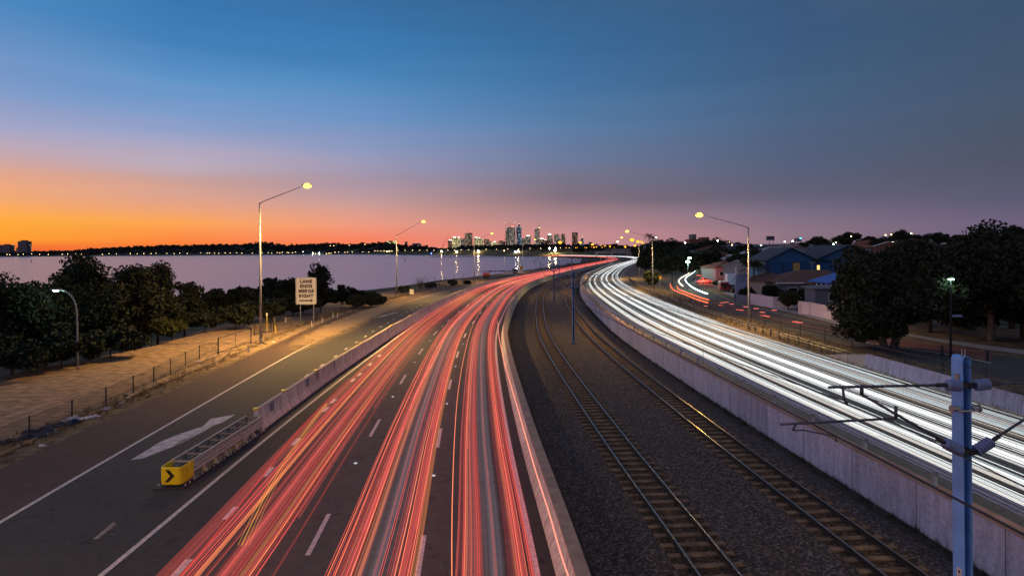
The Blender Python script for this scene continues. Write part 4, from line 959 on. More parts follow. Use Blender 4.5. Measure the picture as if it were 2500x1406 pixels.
# houses
M_roofs = [mat('roof_slate', (.05,.06,.085), .7, var=.2, scale=3), mat('roof_tile_red', (.22,.07,.045), .8, var=.25, scale=3), mat('roof_tile_brown', (.11,.06,.045), .85, var=.25, scale=4), mat('roof_pale', (.35,.33,.37), .6, var=.1), mat('roof_grey', (.14,.15,.18), .7, var=.15)]
M_walls = [mat('wall_cream', (.32,.28,.26), .85, var=.1), mat('wall_brick', (.2,.09,.065), .9, var=.25), mat('wall_pale', (.3,.27,.3), .85, var=.08), mat('wall_grey', (.15,.16,.2), .85, var=.1)]
M_winl = emat('lit_window', (1,.6,.2), 1.6); M_wind = M_glass
def house(x, y, w, d, h, rh, rz, roof, wm, rm, label, z=None, wins=3, lit=(), group=None, name='house', cat='house', twostorey=False, over=.45, chimney=False):
    z = gz(x, y) if z is None else z; r = thing(name, (x, y, z), label, cat, group, R(rz))
    if roof == 'gable':
        mb = MB(); mb.add([(-w/2,-d/2,-1),(w/2,-d/2,-1),(w/2,d/2,-1),(-w/2,d/2,-1),(-w/2,-d/2,h),(w/2,-d/2,h),(w/2,d/2,h),(-w/2,d/2,h),(0,-d/2,h+rh),(0,d/2,h+rh)],
            [(0,1,5,8,4),(2,3,7,9,6),(1,2,6,5),(3,0,4,7),(3,2,1,0)]); mb.build('wall', wm, r)
        mb = MB(); o = over; k = rh/(w/2); A = [(-w/2-o, h-o*k), (0, h+rh), (w/2+o, h-o*k)]
        for sx in (0, 1):
            a, b = A[sx], A[sx+1]; mb.prism([(a[0],-d/2-o,a[1]+.02),(b[0],-d/2-o,b[1]+.02),(b[0],-d/2-o,b[1]+.17),(a[0],-d/2-o,a[1]+.17)], (0,d+2*o,0))
        rf = mb.build('roof', rm, r)
    else:
        mb = MB(); mb.box((0,0,h/2-.5), (w,d,h+1)); mb.build('wall', wm, r)
        o = over; W_, D_ = w/2+o, d/2+o; q = min(W_, D_)*.98; k = (q if W_ > D_ else 0); 
        rx, ry = (W_-q, 0) if W_ >= D_ else (0, D_-q); mb = MB(); z0 = h-.02
        mb.add([(-W_,-D_,z0),(W_,-D_,z0),(W_,D_,z0),(-W_,D_,z0),(-W_,-D_,z0+.16),(W_,-D_,z0+.16),(W_,D_,z0+.16),(-W_,D_,z0+.16),(-rx,-ry,h+rh),(rx,ry,h+rh)],
            [(3,2,1,0),(0,1,5,4),(1,2,6,5),(2,3,7,6),(3,0,4,7)]+([(4,5,9,8),(5,6,9),(6,7,8,9),(7,4,8)] if W_ >= D_ else [(4,5,8),(5,6,9,8),(6,7,9),(7,4,8,9)])); rf = mb.build('roof', rm, r)
    if chimney: mb = MB(); mb.box((w*.2,0,h+rh*.8), (.7,.6,1.4)); mb.build('chimney', M_walls[1], rf)
    for k in range(wins):
        xx = -w/2+w*(k+.5)/wins
        for zz in ((1.4, h-1.2) if twostorey else (h*.5,)):
            f_ = MB(); f_.box((xx,-d/2-.02,zz), (1.5,.08,1.2)); fo = f_.build('window', M_white if not twostorey else M_fence, r); g_ = MB(); g_.box((xx,-d/2-.05,zz), (1.3,.05,1.0)); g_.build('pane', M_winl if k in lit else M_wind, fo)
    return r
M_blue = mat('wall_blue', (.015,.075,.20), .8, var=.12, scale=2); M_broof = mat('roof_dark_blue', (.016,.03,.055), .7, var=.12, scale=1)
def hpart(r, name, c, dims, m_, par=None): mb = MB(); mb.box(c, dims); return mb.build(name, m_, par or r)
yb_ = 120.0; z0 = .6
# left wing
r = house(52.8, yb_+7.5, 9.0, 15, 5.7, 2.3, -8, 'gable', M_blue, M_broof, 'large two storey blue house with a dark gable roof and a lit window, left wing', z=z0, wins=0, name='blue_house', over=.6)
mb = MB(); mb.add([(-4.5,-7.53,5.55),(4.5,-7.53,5.55),(0,-7.53,7.85)], [(0,1,2)]); mb.build('gable_face', M_masti, r)
f = hpart(r, 'window', (.9,-7.56,4.4), (1.4,.1,1.9), M_fence); mb = MB()
for i in range(7):
    for j in range(9): mb.box((.9-.54+i*.18,-7.62,3.6+j*.2), (.12,.02,.13))
mb.build('lattice_pane', mat('lattice_glass', (.25,.18,.06), .5, var=0, emit=(1,.6,.2), estr=.08), f)
hpart(r, 'drain_pipe', (-1.6,-7.58,2.8), (.09,.09,5.4), M_fence)
hpart(r, 'balcony_wall', (-3.6,-8.3,1.5), (1.6,1.4,3.0), M_blue)
r = house(63.0, yb_+7.0, 11.2, 16, 5.9, 2.5, -8, 'gable', M_blue, M_broof, 'right wing of the large blue house, roof running behind the big tree', z=z0, wins=0, name='blue_house', over=.6)
mb = MB(); mb.add([(-5.6,-8.03,5.75),(5.6,-8.03,5.75),(0,-8.03,8.2)], [(0,1,2)]); mb.build('gable_face', M_masti, r)
f = hpart(r, 'window', (-1.6,-8.07,4.1), (1.15,.1,1.0), M_fence); mb = MB(); mb.box((-1.6,-8.13,4.1), (1.0,.03,.85)); mb.build('pane', M_wind, f)
r = house(57.6, yb_+2.5, 4.6, 6, 5.4, .4, -8, 'gable', M_blue, M_broof, 'recessed blue link between the two gabled wings, with the lit yellow window', z=z0, wins=0, name='house_link')
f = hpart(r, 'window', (-.9,-3.05,4.35), (1.2,.1,1.15), M_fence)
for sx in (-.27,.27): mb = MB(); mb.box((-.9+sx,-3.12,4.35), (.46,.03,.98)); mb.build('pane', M_winl, f)
# brown tiled house in front
r = house(50.4, 109, 13.6, 9.5, 2.7, 1.9, -6, 'hip', M_walls[3], M_roofs[2], 'low house with a brown tiled hip roof in front of the blue house', z=.4, wins=3, over=.6)
hpart(r, 'fascia', (0,-5.4,2.68), (14.7,.08,.2), M_white)
mb = MB(); mb.box((5.0,-.4,4.55), (1.2,1.1,.9)); mb.box((5.0,-.4,3.9), (.5,.5,.9)); mb.build('cooler_box', mat('dark_red', (.10,.02,.02), .6, var=.1), r)
mb = MB(); mb.tube([(-.3,-1.2,4),(-.3,-1.2,6.0)], .03, 5); mb.tube([(-1.0,-1.2,5.9),(.4,-1.2,5.9)], .02, 5); mb.tube([(-.7,-1.2,5.7),(.1,-1.2,5.7)], .02, 5); mb.build('aerial', M_galv, r)
r = house(50.2, 103.3, 5.6, 5, 2.6, 1.2, -6, 'hip', M_walls[3], M_roofs[2], 'brown roofed porch wing with white gutters behind the garden wall', z=.4, wins=1, over=.5, name='house_wing')
r = house(44.4, 112, 6.0, 7, 2.6, 1.5, 12, 'hip', M_walls[0], M_roofs[2], 'small brown roofed building left of the brown tiled house', z=.4, wins=1)
# bright blue patio roof
b0 = at(2010, 712, 99); r = thing('patio', (b0.x, 99, .4), 'open patio with a bright blue sheet roof on white posts', 'patio'); M_bs = mat('blue_sheet', (.005,.13,.62), .4, var=.05)
o = Vector((b0.x, 99, .4)); q = lambda u, v, y: at(u, v, y)-o
mb = MB(); a = [q(1970,687,99), q(2031,693,97.5), q(2053,691,97.5), q(2060,668,106), q(2034,668,106)]; mb.prism([a[0],a[1],a[2],a[3],a[4]], (0,0,.08)); mb.build('sheet_roof', M_bs, r)
for u in (1994,2005,2017,2030): p = q(u,690,97.9); mb = MB(); mb.box((p.x,p.y,p.z/2-.1), (.14,.14,p.z)); mb.build('post', M_white, r)
r = house(46.8, 96.0, 5.2, 4.2, 2.4, .5, -5, 'hip', M_walls[3], M_roofs[4], 'grey flat roofed garage behind the corner garden wall', z=.35, wins=1, name='garage', cat='garage')
r = house(52.0, 90.5, 3.6, 2.2, 1.9, .2, -5, 'hip', M_walls[2], M_roofs[0], 'small pale shed with a dark roof behind the corner garden wall', z=.35, wins=1, name='shed', cat='shed', lit=())
# terrace house by the palm
r = thing('terrace_wall', (at(1842,742,112).x*0+at(1812,742,112).x, 112, .5), 'pale blue terrace wall with a white frame left of the palm', 'wall')
mb = MB(); mb.box((0,0,1.8), (2.3,.25,3.8)); mb.build('wall_panel', mat('pale_blue_wall', (.26,.31,.5), .8, var=.08), r)
mb = MB(); mb.box((-1.0,0,4.3), (.2,.25,1.2)); mb.box((.9,0,4.3), (.2,.25,1.2)); mb.box((0,0,4.75), (1.8,.1,.1)); mb.build('frame', M_white, r)
# houses up the hill
hs = [(1800,625,200,9,5.2,2,'gable',2,3,'pale two storey house with a small gable left of the lamp pole'),(1822,628,185,10,5,2,'hip',1,1,'red roofed house close left of the near right lamp pole'),(1785,640,170,10,3,1.8,'hip',2,1,'low red roofed house with a pale garage'),
      (1812,640,160,6,5,1.2,'gable',2,3,'narrow white two storey house front'),(1905,606,205,12,5.6,1.8,'gable',0,3,'house with a pale metal gable above the blue house'),(1960,612,190,11,5.2,2,'hip',3,4,'grey hip roofed house between the blue gables'),
      (1990,606,215,13,5.8,2,'hip',3,0,'long slate roofed house above the right blue wing'),(1975,616,165,9,5.2,1.6,'hip',1,1,'red tiled roof showing between the two blue gables'),(1880,597,330,45,7,1,'hip',3,4,'long pale flat building on the hill crest'),
      (1772,600,360,14,5,2,'hip',0,1,'small house among the trees on the crest'),(1742,600,330,14,6,2,'gable',1,1,'red brick house on the crest below the tower'),(2040,590,380,14,6,2,'hip',2,1,'pale house with a red roof on the crest'),
      (2070,592,330,12,6,2,'hip',0,3,'house with a pale roof under the round crest tree'),(2150,585,330,20,6,2,'hip',1,1,'long brick house with lit walls on the crest'),(2180,592,290,12,6,2,'gable',1,3,'brick house with a pale roof beside the crest trees'),
      (2232,585,300,16,6,2,'hip',1,1,'red roofed house lit orange on the crest'),(2255,582,340,16,6,2,'hip',0,4,'grey roofed house at the top of the crest'),(2262,655,120,14,4,2,'hip',3,2,'brown roofed house seen between the two big trees'),(2245,618,190,16,5,2,'hip',3,4,'grey roofed house glimpsed between the big trees'),
      (1700,612,300,16,4,2,'hip',0,0,'low dark roofed house at the top of the local street'),(1650,612,330,18,4,2,'hip',2,4,'pale fronted house beyond the end of the local street'),(1925,602,260,12,5,2,'hip',0,4,'grey roof behind the left blue gable'),(1945,601,290,14,6,2,'gable',2,1,'red gable roof on the slope above the blue house'),
      (2010,600,300,14,6,2,'hip',2,4,'house with a grey roof near the crest above the blue house'),(1855,610,230,13,5,2,'hip',2,3,'pale roofed house just right of the near right lamp pole'),(1760,616,240,12,4,2,'hip',0,1,'low brick house among the palms'),(2110,596,300,12,6,2,'hip',2,1,'small red roofed house left of the long brick house')]
for i, (u, vr, y, w, h, rh, rf, wi, ri, lab) in enumerate(hs):
    p = at(u, vr, y); zt = p.z; z_ = zt-h-rh+.3
    house(p.x, y+4, w, 9, h, rh, random.uniform(-25, 25), rf, M_walls[wi], M_roofs[ri], lab, z=z_, wins=3, lit=((1,) if i % 4 == 1 else ()))
# signboards and block towers on the crest
def simplebox(u0, u1, v0, v1, y, d, m_, name, label, cat, parts=()):
    a = at(u0, v1, y); b = at(u1, v0, y); r = thing(name, ((a.x+b.x)/2, y, a.z), label, cat); w = b.x-a.x; h = b.z-a.z
    mb = MB(); mb.box((0,d/2,h/2), (w,d,h)); mb.build('body', m_, r)
    for nm, fx0, fx1, fz0, fz1, pm in parts: mb = MB(); mb.box(((fx0+fx1-1)/2*w,-.15,(fz0+fz1)/2*h), ((fx1-fx0)*w,.3,(fz1-fz0)*h)); mb.build(nm, pm, r)
    return r
simplebox(1875,1890.5,576.5,587,420,3,mat('hoarding', (.06,.065,.09), .8, var=.1),'billboard','dark rectangular rooftop billboard on the crest','billboard',[('caption',.1,.8,.08,.2,M_white),('post',.2,.25,-1.2,0,M_iron),('post',.75,.8,-1.2,0,M_iron)])
simplebox(1690,1700,572,592,620,12,M_walls[3],'tower_block','dark block tower on the crest below the right lamp','tower block',[('balcony',.1,.9,.15,.25,M_cope),('balcony',.1,.9,.45,.55,M_cope),('balcony',.1,.9,.75,.85,M_cope)])
simplebox(1715,1731,579,592,600,14,M_walls[1],'apartment_block','brick apartment block right of the dark tower on the crest','apartment block',[('balcony',.1,.9,.15,.3,M_cope),('balcony',.1,.9,.55,.7,M_cope)])
simplebox(1683,1711,584,600,560,14,M_walls[1],'apartment_block','low brick block at the foot of the dark crest tower','apartment block',[('roof',-.03,1.03,.85,1,M_roofs[1])])
simplebox(1949,1956,581,590,430,6,M_walls[3],'water_tower','small box tower with a cyan light on the crest','tower',[('cyan_light',.5,1,.75,1.05,emat('cyan_glow', (.1,.9,1), 3))])

# ============================================================ VEHICLES
def car(loc, rz, col, label, kind='sedan', L=4.3, Wd=1.75, cat='car', group=None):
    nm = 'parked_van' if kind == 'van' else 'parked_car'
    r = thing(nm, loc, label, cat, group, R(rz)); pm = mat('paint_%.2f_%.2f_%.2f' % col, col, .3, var=.03, spec=.7); h = Wd/2
    if kind == 'van': body = [(-L/2,.3),(-L/2,1.75),(-L/2+.15,1.95),(L/2-.5,1.95),(L/2-.1,1.2),(L/2,.9),(L/2,.3)]; cabin = None
    else: body = [(-L/2,.28),(-L/2+.03,.75),(-L/2+.25,.92),(-L*.2,.95),(L*.2,.95),(L/2-.15,.78),(L/2,.6),(L/2,.28)]; cabin = [(-L*.42,.93),(-L*.26,1.4),(L*.08,1.42),(L*.24,.93)]
    mb = MB(); mb.prism([(x,-h,z) for x, z in body], (0,Wd,0)); bo = mb.build('body', pm, r)
    md = bo.modifiers.new('b', 'BEVEL'); md.width = .07; md.segments = 2
    if cabin:
        mb = MB(); n = 4; mb.add([(x,-h*.93 if z < 1 else -h*.76,z) for x, z in cabin]+[(x,h*.93 if z < 1 else h*.76,z) for x, z in cabin], [(3,2,1,0),(4,5,6,7),(0,1,5,4),(1,2,6,5),(2,3,7,6)]); mb.build('windows', M_glass, r)
        mb = MB(); mb.box((-L*.09,0,1.43), (L*.33,Wd*.76,.05)); mb.build('roof', pm, r)
    else:
        mb = MB(); mb.box((0,0,1.5), (L*.8,Wd+.02,.4)); mb.box((-L/2-.005,0,1.45), (.03,Wd*.75,.4)); mb.build('windows', M_glass, r); mb = MB(); mb.box((0,0,2.0), (L*.8,Wd*.9,.12)); mb.build('roof', M_white if col[0] > .1 else pm, r)
        mb = MB(); mb.tube([(-L/2-.02,0,1.0),(-L/2-.12,0,1.0)], .28, 14); mb.build('spare_wheel', M_tyre, r)
    for sx in (-1, 1):
        for sy in (-1, 1): mb = MB(); mb.tube([(sx*L*.31,sy*(h-.12),.32),(sx*L*.31,sy*(h+.02),.32)], .32, 14); wv = mb.build('wheel', M_tyre, r); mb = MB(); mb.tube([(sx*L*.31,sy*(h+.0),.32),(sx*L*.31,sy*(h+.03),.32)], .17, 10); mb.build('rim', M_galv, wv)
    for sy in (-1, 1):
        mb = MB(); mb.box((L/2-.02,sy*h*.68,.66), (.08,.3,.14)); mb.build('headlight', M_white, r); mb = MB(); mb.box((-L/2+.0,sy*h*.72,.7), (.08,.24,.16)); mb.build('tail_light', mat('tail_red', (.35,.01,.01), .3, var=0), r)
    return r
p = gp(1652,659,.35); car(p, 115, (.12,.32,.6), 'light blue car parked on the left of the local street'); p = gp(1633,661,.35); car(p, 110, (.02,.06,.14), 'dark blue car parked behind the light blue one, at the trees')
p = gp(1641,667,.35); car(p, 112, (.015,.02,.03), 'dark car parked nearest the road at the left of the local street')
p = gp(1766,711,.35); car(p, 80, (.25,.015,.02), 'red van with a spare wheel on its back parked in the driveway', 'van', L=4.2, cat='van')
p = gp(1788,712,.35); car(p, 95, (.02,.02,.025), 'small dark car parked right of the red van')
p = gp(1785,704,.35); r = thing('parked_truck', p+Vector((1.2,3.5,0)), 'white box truck parked in the driveway behind the red van', 'truck', rz=R(80))
mb = MB(); mb.box((0,0,1.9), (3.6,2.1,2.3)); mb.build('cargo_box', mat('truck_pale', (.35,.42,.7), .6, var=.05), r); mb = MB(); mb.box((2.5,0,1.3), (1.4,1.9,1.7)); cb = mb.build('cab', M_white, r); mb = MB(); mb.box((3.21,0,1.6), (.03,1.6,.7)); mb.build('windscreen', M_glass, cb)
for sx in (-1.1, 2.3):
    for sy in (-.95,.95): mb = MB(); mb.tube([(sx,sy-.12,.42),(sx,sy+.12,.42)], .42, 14); mb.build('wheel', M_tyre, r)
# roadworks by the water
b = at(1188,674,222); r = thing('kiosk', (b.x,222,zp(222)-.2), 'small dark hut with a red sloping roof by the water', 'hut'); mb = MB(); mb.prism([(-1.7,-1.4,.0),(1.7,-1.4,0),(1.1,-1.4,-0.0)], (0,2.8,0)); 
mb = MB(); mb.add([(-1.1,-1,-.5),(1.1,-1,-.5),(1.1,1,-.5),(-1.1,1,-.5),(-1.0,-1,1.3),(1.0,-1,1.3),(1.0,1,1.3),(-1.0,1,1.3)], [(0,1,5,4),(1,2,6,5),(2,3,7,6),(3,0,4,7)]); mb.build('wall', M_fence, r)
mb = MB(); mb.add([(-1.25,-1.3,1.3),(1.25,-1.3,1.3),(1.25,1.3,1.3),(-1.25,1.3,1.3),(-1.2,-1,2.2),(1.2,-1,2.2),(1.0,1,2.2),(-1.0,1,2.2)], [(0,1,5,4),(1,2,6,5),(2,3,7,6),(3,0,4,7),(4,5,6,7)]); mb.build('roof', mat('hut_red', (.3,.03,.03), .6, var=.1), r)
b = at(1238,676,235); r = thing('tent', (b.x,235,zp(235)-.1), 'pale peaked canopy beside the truck at the water side roadworks', 'tent')
mb = MB(); mb.add([(-2.2,-1.6,1.2),(2.2,-1.6,1.2),(2.2,1.6,1.2),(-2.2,1.6,1.2),(0,0,2.6)], [(0,1,4),(1,2,4),(2,3,4),(3,0,4)]); mb.build('canopy', M_copew, r)
for sx in (-2,2):
    for sy in (-1.5,1.5): mb = MB(); mb.tube([(sx,sy,-.2),(sx,sy,1.25)], .06, 6); mb.build('post', M_galv, r)
b = at(1257,672,245); r = thing('works_truck', (b.x,245,zp(245)), 'dark and white works truck with a lamp beside the water side canopy', 'truck'); mb = MB(); mb.box((0,0,2.0), (1.9,3.5,1.7)); mb.build('cargo_box', M_iron, r)
mb = MB(); mb.box((0,-2.4,1.0), (1.9,1.4,1.5)); cb = mb.build('cab', M_white, r); mb = MB(); mb.box((0,-3.12,1.3), (1.6,.03,.6)); mb.build('windscreen', M_glass, cb)
mb = MB(); mb.ball((.7,-1.8,2.9), .14, 8); mb.build('beacon', M_whl, r)
for sx in (-.9,.9):
    for sy in (-2.3,1.2): mb = MB(); mb.tube([(sx-.1,sy,.4),(sx+.1,sy,.4)], .4, 12); mb.build('wheel', M_tyre, r)
b = at(1320,655,290); r = thing('sign_gantry', (b.x,290,zp(290)), 'dark arched frame standing against the water', 'gantry'); q = lambda u, v: at(u, v, 290)-Vector((b.x,290,zp(290)))
mb = MB(); mb.tube([Vector((0,0,-1)), q(1320,640), q(1318,635.5), q(1308,635)], .13, 6); mb.build('post', M_fence, r); mb = MB(); mb.tube([q(1308,635), q(1304.5,636.5), q(1304,644)], .2, 6); mb.build('arm', M_fence, r)
# jetty and breakwater
a = gp(1050,628.5,WZ); 
def wpt(u, v, z=WZ): A, B = ray(u, v); y = (H-z)*F/B; return Vector((A/F*y, y, z))
A = wpt(1052,628.3); B = wpt(1300,627.2); r = thing('jetty', A, 'long low jetty on many piles far out on the water', 'jetty'); D = B-A; mb = MB()
rzj = math.atan2(D.y, D.x); mb.box(D/2+Vector((0,0,1.2)), (D.length,2.2,.5), rzj); mb.build('deck', M_iron, r)
mb = MB(); mb.tube([(0,0,-.5),(0,0,1.2)], .45, 6); pl = mb.build('pile', M_iron, r); N_ = 44
for k in range(1, N_): o = dup(pl); o.parent = r; o.location = D*k/N_+Vector((0,0,0))
mb = MB(); A = wpt(1166,663); B = wpt(1262,662); rs = random.Random(5)
for k in range(150):
    t = rs.random(); p = A.lerp(B, t)+Vector((rs.uniform(-.6,.6), rs.uniform(-1.5,1.5), rs.uniform(-.3,.15))); mb.ball(p, rs.uniform(.3,.9)*(1.0 if t > .25 else .55), 5, (1.3,1,.55))
tag(mb.build('breakwater', M_fence), 'thin line of dark rocks in the water left of the works truck', 'breakwater')
# navigation marker
for u, v, lab in [(76.5,641,'dark channel marker post in the water at the far left'),(726,628,'dark channel marker post in the water between the two nearest lamps'),(989,637,'dark channel marker post in the water right of the second lamp')]: 
    p = wpt(u, v); mb = MB(); mb.tube([p, p+Vector((0,0,3.2))], .35, 6); tag(mb.build('channel_marker', M_iron), lab, 'marker', 'channel markers in the water')
# footbridge beyond the bend
a = at(1452,618,800); b = at(1572,617,800); r = thing('footbridge', (a.x,800,a.z-1), 'pale concrete footbridge crossing beyond the far bend', 'bridge'); w = b.x-a.x
mb = MB(); mb.box((w/2,0,1.6), (w,4,1.2)); mb.build('deck', M_copew, r); mb = MB(); mb.box((w*.53,-2,4.1), (w*.36,.3,3.6)); mb.build('parapet', mat('bridge_pink', (.3,.24,.24), .8, var=.1), r)
mb = MB()
for k in range(34): mb.tube([(w*k/33,-2.1,2.2),(w*k/33,-2.1,4.0)], .09, 4)
mb.tube([(0,-2.1,4),(w,-2.1,4)], .1, 4); mb.build('railing', M_galv, r)
for k in (.04,.34,.66,.96): mb = MB(); mb.box((w*k,0,-3.4), (1.6,2.5,9)); mb.build('pier', M_copew, r)
# bank wall of the coast road
tag(sweep([(0,-.3),(.0,.75),(.3,.75),(.3,-.3)], 190, 640, 'kerb_wall', M_iron, latf=lambda s: latB(s)-4.4, near=3), 'dark low wall between the red streaks and the water', 'wall')

# ============================================================ LIGHT STREAKS
def wander(r_, amp):
    ph = [(r_.uniform(0, 6.28), r_.uniform(90, 420), r_.uniform(.3, 1)) for _ in range(3)]
    return lambda s: amp*sum(c*math.sin(2*math.pi*s/l+p) for p, l, c in ph)/1.6
ST = steps(-9, SE, 1.6); 
def streak(mb, lat, z, r, s0=-9, s1=None, n=3):
    s1 = s1 or SE; pts = [P(s, lat(s), z) for s in ST if s0 <= s <= s1]
    if len(pts) > 2: mb.tube(pts, r, n)
def bundle(label, latc, cars, half, mt, cls, zr, rr, seed, grp, name, spread=.2, s0=-9, s1=None, shift=None):
    r_ = random.Random(seed); out = [MB() for _ in mt]
    for k in range(cars):
        c = r_.gauss(0, spread); w = r_.gauss(half, .09); z = r_.uniform(*zr); f = wander(r_, .09); rd = r_.uniform(*rr); i = r_.choices(range(len(mt)), cls)[0]
        a = s0 if r_.random() < .75 else r_.uniform(0, 60); b = s1 if r_.random() < .85 else r_.uniform(60, 300); sh = shift(r_) if shift else (lambda s: 0)
        for sd in (-1, 1): streak(out[i], (lambda s, f=f, sd=sd, c=c, w=w, sh=sh: latc(s)+c+sd*w+f(s)+sh(s)), z+r_.uniform(-.02,.02), rd, a, b)
    objs = []
    for mbb, m_ in zip(out, mt):
        if mbb.v: objs.append(mbb.build(name, m_))
    return objs
R1 = emat('tail_red_dim', (1,.085,.075), .5); R2 = emat('tail_red_bright', (1,.12,.10), 1.35); R3 = emat('tail_orange_bright', (1,.24,.10), 2.0)
W1 = emat('head_white_cool', (.72,.92,1), 1.1); W2 = emat('head_white', (.95,.96,.95), 1.9); W3 = emat('head_white_dim', (.8,.66,.55), .4)
LN = ['rightmost lane, beside the median wall', 'middle lane', 'leftmost lane, beside the solid edge line']
for i, (off, sp_) in enumerate([(-1.18,.15),(-4.4,.18),(-8.25,.34)]):
    sh = None
    for o, q in zip(bundle('', lambda s, off=off: latR(s)+off-(.55*min(max((s-20)/60, 0), 1)*0 if off > -2 else 0)+(0 if off > -8 else -.1+.35*min(max(s/60, 0), 1)), (24,26,24)[i], .68, [R1, R2, R3], [.5,.38,.12], (.62,1.0), (.0012,.0062), 20+i, None, 'tail_light_streak', sp_), ('dim', 'bright', 'orange')):
        tag(o, '%s red tail light streaks following the %s' % (q, LN[i]), 'light streak', 'red tail light streaks', 'stuff')
LN2 = ['lane nearest the retaining wall', 'middle lane of the far carriageway', 'lane nearest the dry verge']
for i, (off, sp_) in enumerate([(2.95,.14),(6.1,.21),(9.3,.16)]):
    for o, q in zip(bundle('', lambda s, off=off: off+.15*min(max(s/100, 0), 1), (38,40,32)[i], .68, [W1, W2, W3], [.38,.30,.32], (.9,1.2), (.0012,.0075), 40+i, None, 'headlight_streak', sp_), ('cool', 'bright', 'dim')):
        tag(o, '%s white headlight streaks along the %s' % (q, LN2[i]), 'light streak', 'white headlight streaks', 'stuff')
G1 = glowmat('red_glow_soft', (1,.11,.09), .035); G2 = glowmat('red_glow', (1,.13,.10), .085); G3 = glowmat('orange_glow', (1,.30,.08), .14)
H1 = glowmat('white_glow_soft', (.8,.9,1), .03); H2 = glowmat('white_glow', (1,.95,.88), .12); H3 = glowmat('warm_glow', (1,.72,.5), .06)
for i, off in enumerate([-1.18,-4.4,-8.25]):
    sp_ = (.19,.21,.38)[i]
    for o, q in zip(bundle('', lambda s, off=off: latR(s)+off+(0 if off > -8 else -.1+.35*min(max(s/60, 0), 1)), (16,16,13)[i], .68, [G1, G2, G3], [.5,.36,.14], (.6,1.05), (.02,.085), 120+i, None, 'tail_light_glow', sp_), ('soft', 'broad', 'orange')):
        tag(o, '%s translucent red glow of tail light streaks over the %s' % (q, LN[i]), 'light streak', 'red tail light glow', 'stuff')
    if i < 2:
        r_ = random.Random(90+i); mb = MB()
        for k in range(7): c = r_.gauss(0, .3); f = wander(r_, .05); streak(mb, lambda s, c=c, f=f: latR(s)+off+c+f(s), r_.uniform(.5,1.2), r_.uniform(.08,.22))
        tag(mb.build('body_streak', glowmat('body_glow_grey', (.62,.66,.78), .013)), 'faint grey blur of car bodies down the centre of the %s' % LN[i], 'light streak', 'faint grey body streaks', 'stuff')  # light off passing car bodies, put in as a faint grey glow
for i, off in enumerate([2.95, 6.1, 9.3]):
    for o, q in zip(bundle('', lambda s, off=off: off+.15*min(max(s/100, 0), 1), 12, .68, [H1, H2, H3], [.4,.4,.2], (.85,1.2), (.02,.08), 140+i, None, 'headlight_glow', (.13,.18,.15)[i]), ('cool', 'bright', 'warm')):
        tag(o, '%s translucent white glow of headlight streaks over the %s' % (q, LN2[i]), 'light streak', 'white headlight glow', 'stuff')
# separate streaks one can point to
def single(px, z, r, m_, label, name='light_streak', n=10, dz0=0):
    pts = [gp(p.x, p.y, z) for p in cr([(a, b, 0) for a, b in px], n)]; mb = MB(); mb.tube(pts, r, 5); return tag(mb.build(name, m_), label, 'light streak')
PK = emat('streak_pink', (1,.28,.2), 1.6); OR = emat('streak_orange', (1,.26,.12), 1.5); YE = glowmat('streak_yellow', (1,.50,.05), .28)
single([(1400,1440),(1372,1360),(1340,1250),(1308,1150),(1282,1060),(1262,990),(1243,925),(1228,870),(1218,820),(1215,785)], 1.0, .022, PK, 'bright pink streak crossing the road edge toward the median wall')
single([(1103,1420),(1103,1300),(1105,1190),(1110,1060),(1118,960),(1133,870),(1152,800),(1180,745)], .9, .014, OR, 'bright orange streak at the left side of the rightmost lane')
single([(1000,1000),(1020,950),(1060,880),(1100,800),(1150,740),(1200,705)], .8, .012, PK, 'thin pink streak slanting between the middle lane bands')
for k, (dx_, r) in enumerate([(0,.014),(3,.007),(-3,.007),(6,.005)]):
    single([(590+dx_*3,1330),(640+dx_*2.4,1225),(690+dx_*1.8,1135),(725+dx_*1.4,1082),(765+dx_,1025),(797+dx_*.6,985)], .9, r, YE, 'yellow indicator streak on the leftmost lane, %s' % ['widest of four', 'thin, right of the widest', 'thin, left of the widest', 'faintest, farthest right'][k])
single([(430,1420),(560,1262),(650,1150),(720,1060),(790,985),(850,925)], .7, .02, R1, 'dull red streak left of all the others near the edge line')
# local street streaks
Wl = emat('street_head', (.75,1,.98), 3.0); Wo = emat('street_head_warm', (1,.82,.6), 3.0); Rl = emat('street_tail', (1,.16,.06), 2.2); Rd = emat('street_tail_dim', (1,.12,.14), .10)
def lsingle(px, z, r, m_, label):
    pts = [gp(p.x, p.y, z) for p in cr([(a, b, 0) for a, b in px], 6)]; mb = MB(); mb.tube(pts, r, 6); return tag(mb.build('light_streak', m_), label, 'light streak')
lsingle([(1695,647),(1702,650),(1705,653),(1698,661),(1686,670),(1676,677),(1673,683),(1678,691),(1690,701),(1703,708),(1715,713),(1727,717)], 1.1, .13, Wl, 'cool white zigzag streak on the local street')
lsingle([(1675,647),(1688,650),(1696,653),(1690,661),(1676,671),(1661,680),(1657,686),(1660,692),(1667,698)], 1.1, .13, Wo, 'warm white zigzag streak left of the cool one on the local street')
lsingle([(1636,693),(1638,700),(1644,707),(1656,713),(1680,722),(1705,732),(1728,739)], 1.0, .09, Rl, 'red streak on the local street, nearer the fence')
lsingle([(1653,699),(1656,705),(1668,711),(1690,719),(1712,727),(1730,732)], 1.0, .09, Rl, 'red streak on the local street, nearer the footpath')
lsingle([(1728,739),(1800,757),(1900,785),(2000,805),(2080,820)], .95, .04, Rd, 'faint red streak along the local street, nearer the fence')
lsingle([(1730,732),(1800,750),(1900,776),(2000,797),(2080,812)], .95, .04, Rd, 'faint red streak along the local street, nearer the footpath')
lsingle([(1631,635.5),(1642,636.5),(1655,640),(1668,642)], 1.1, .16, Wo, 'short pale streak beyond the far end of the local street')
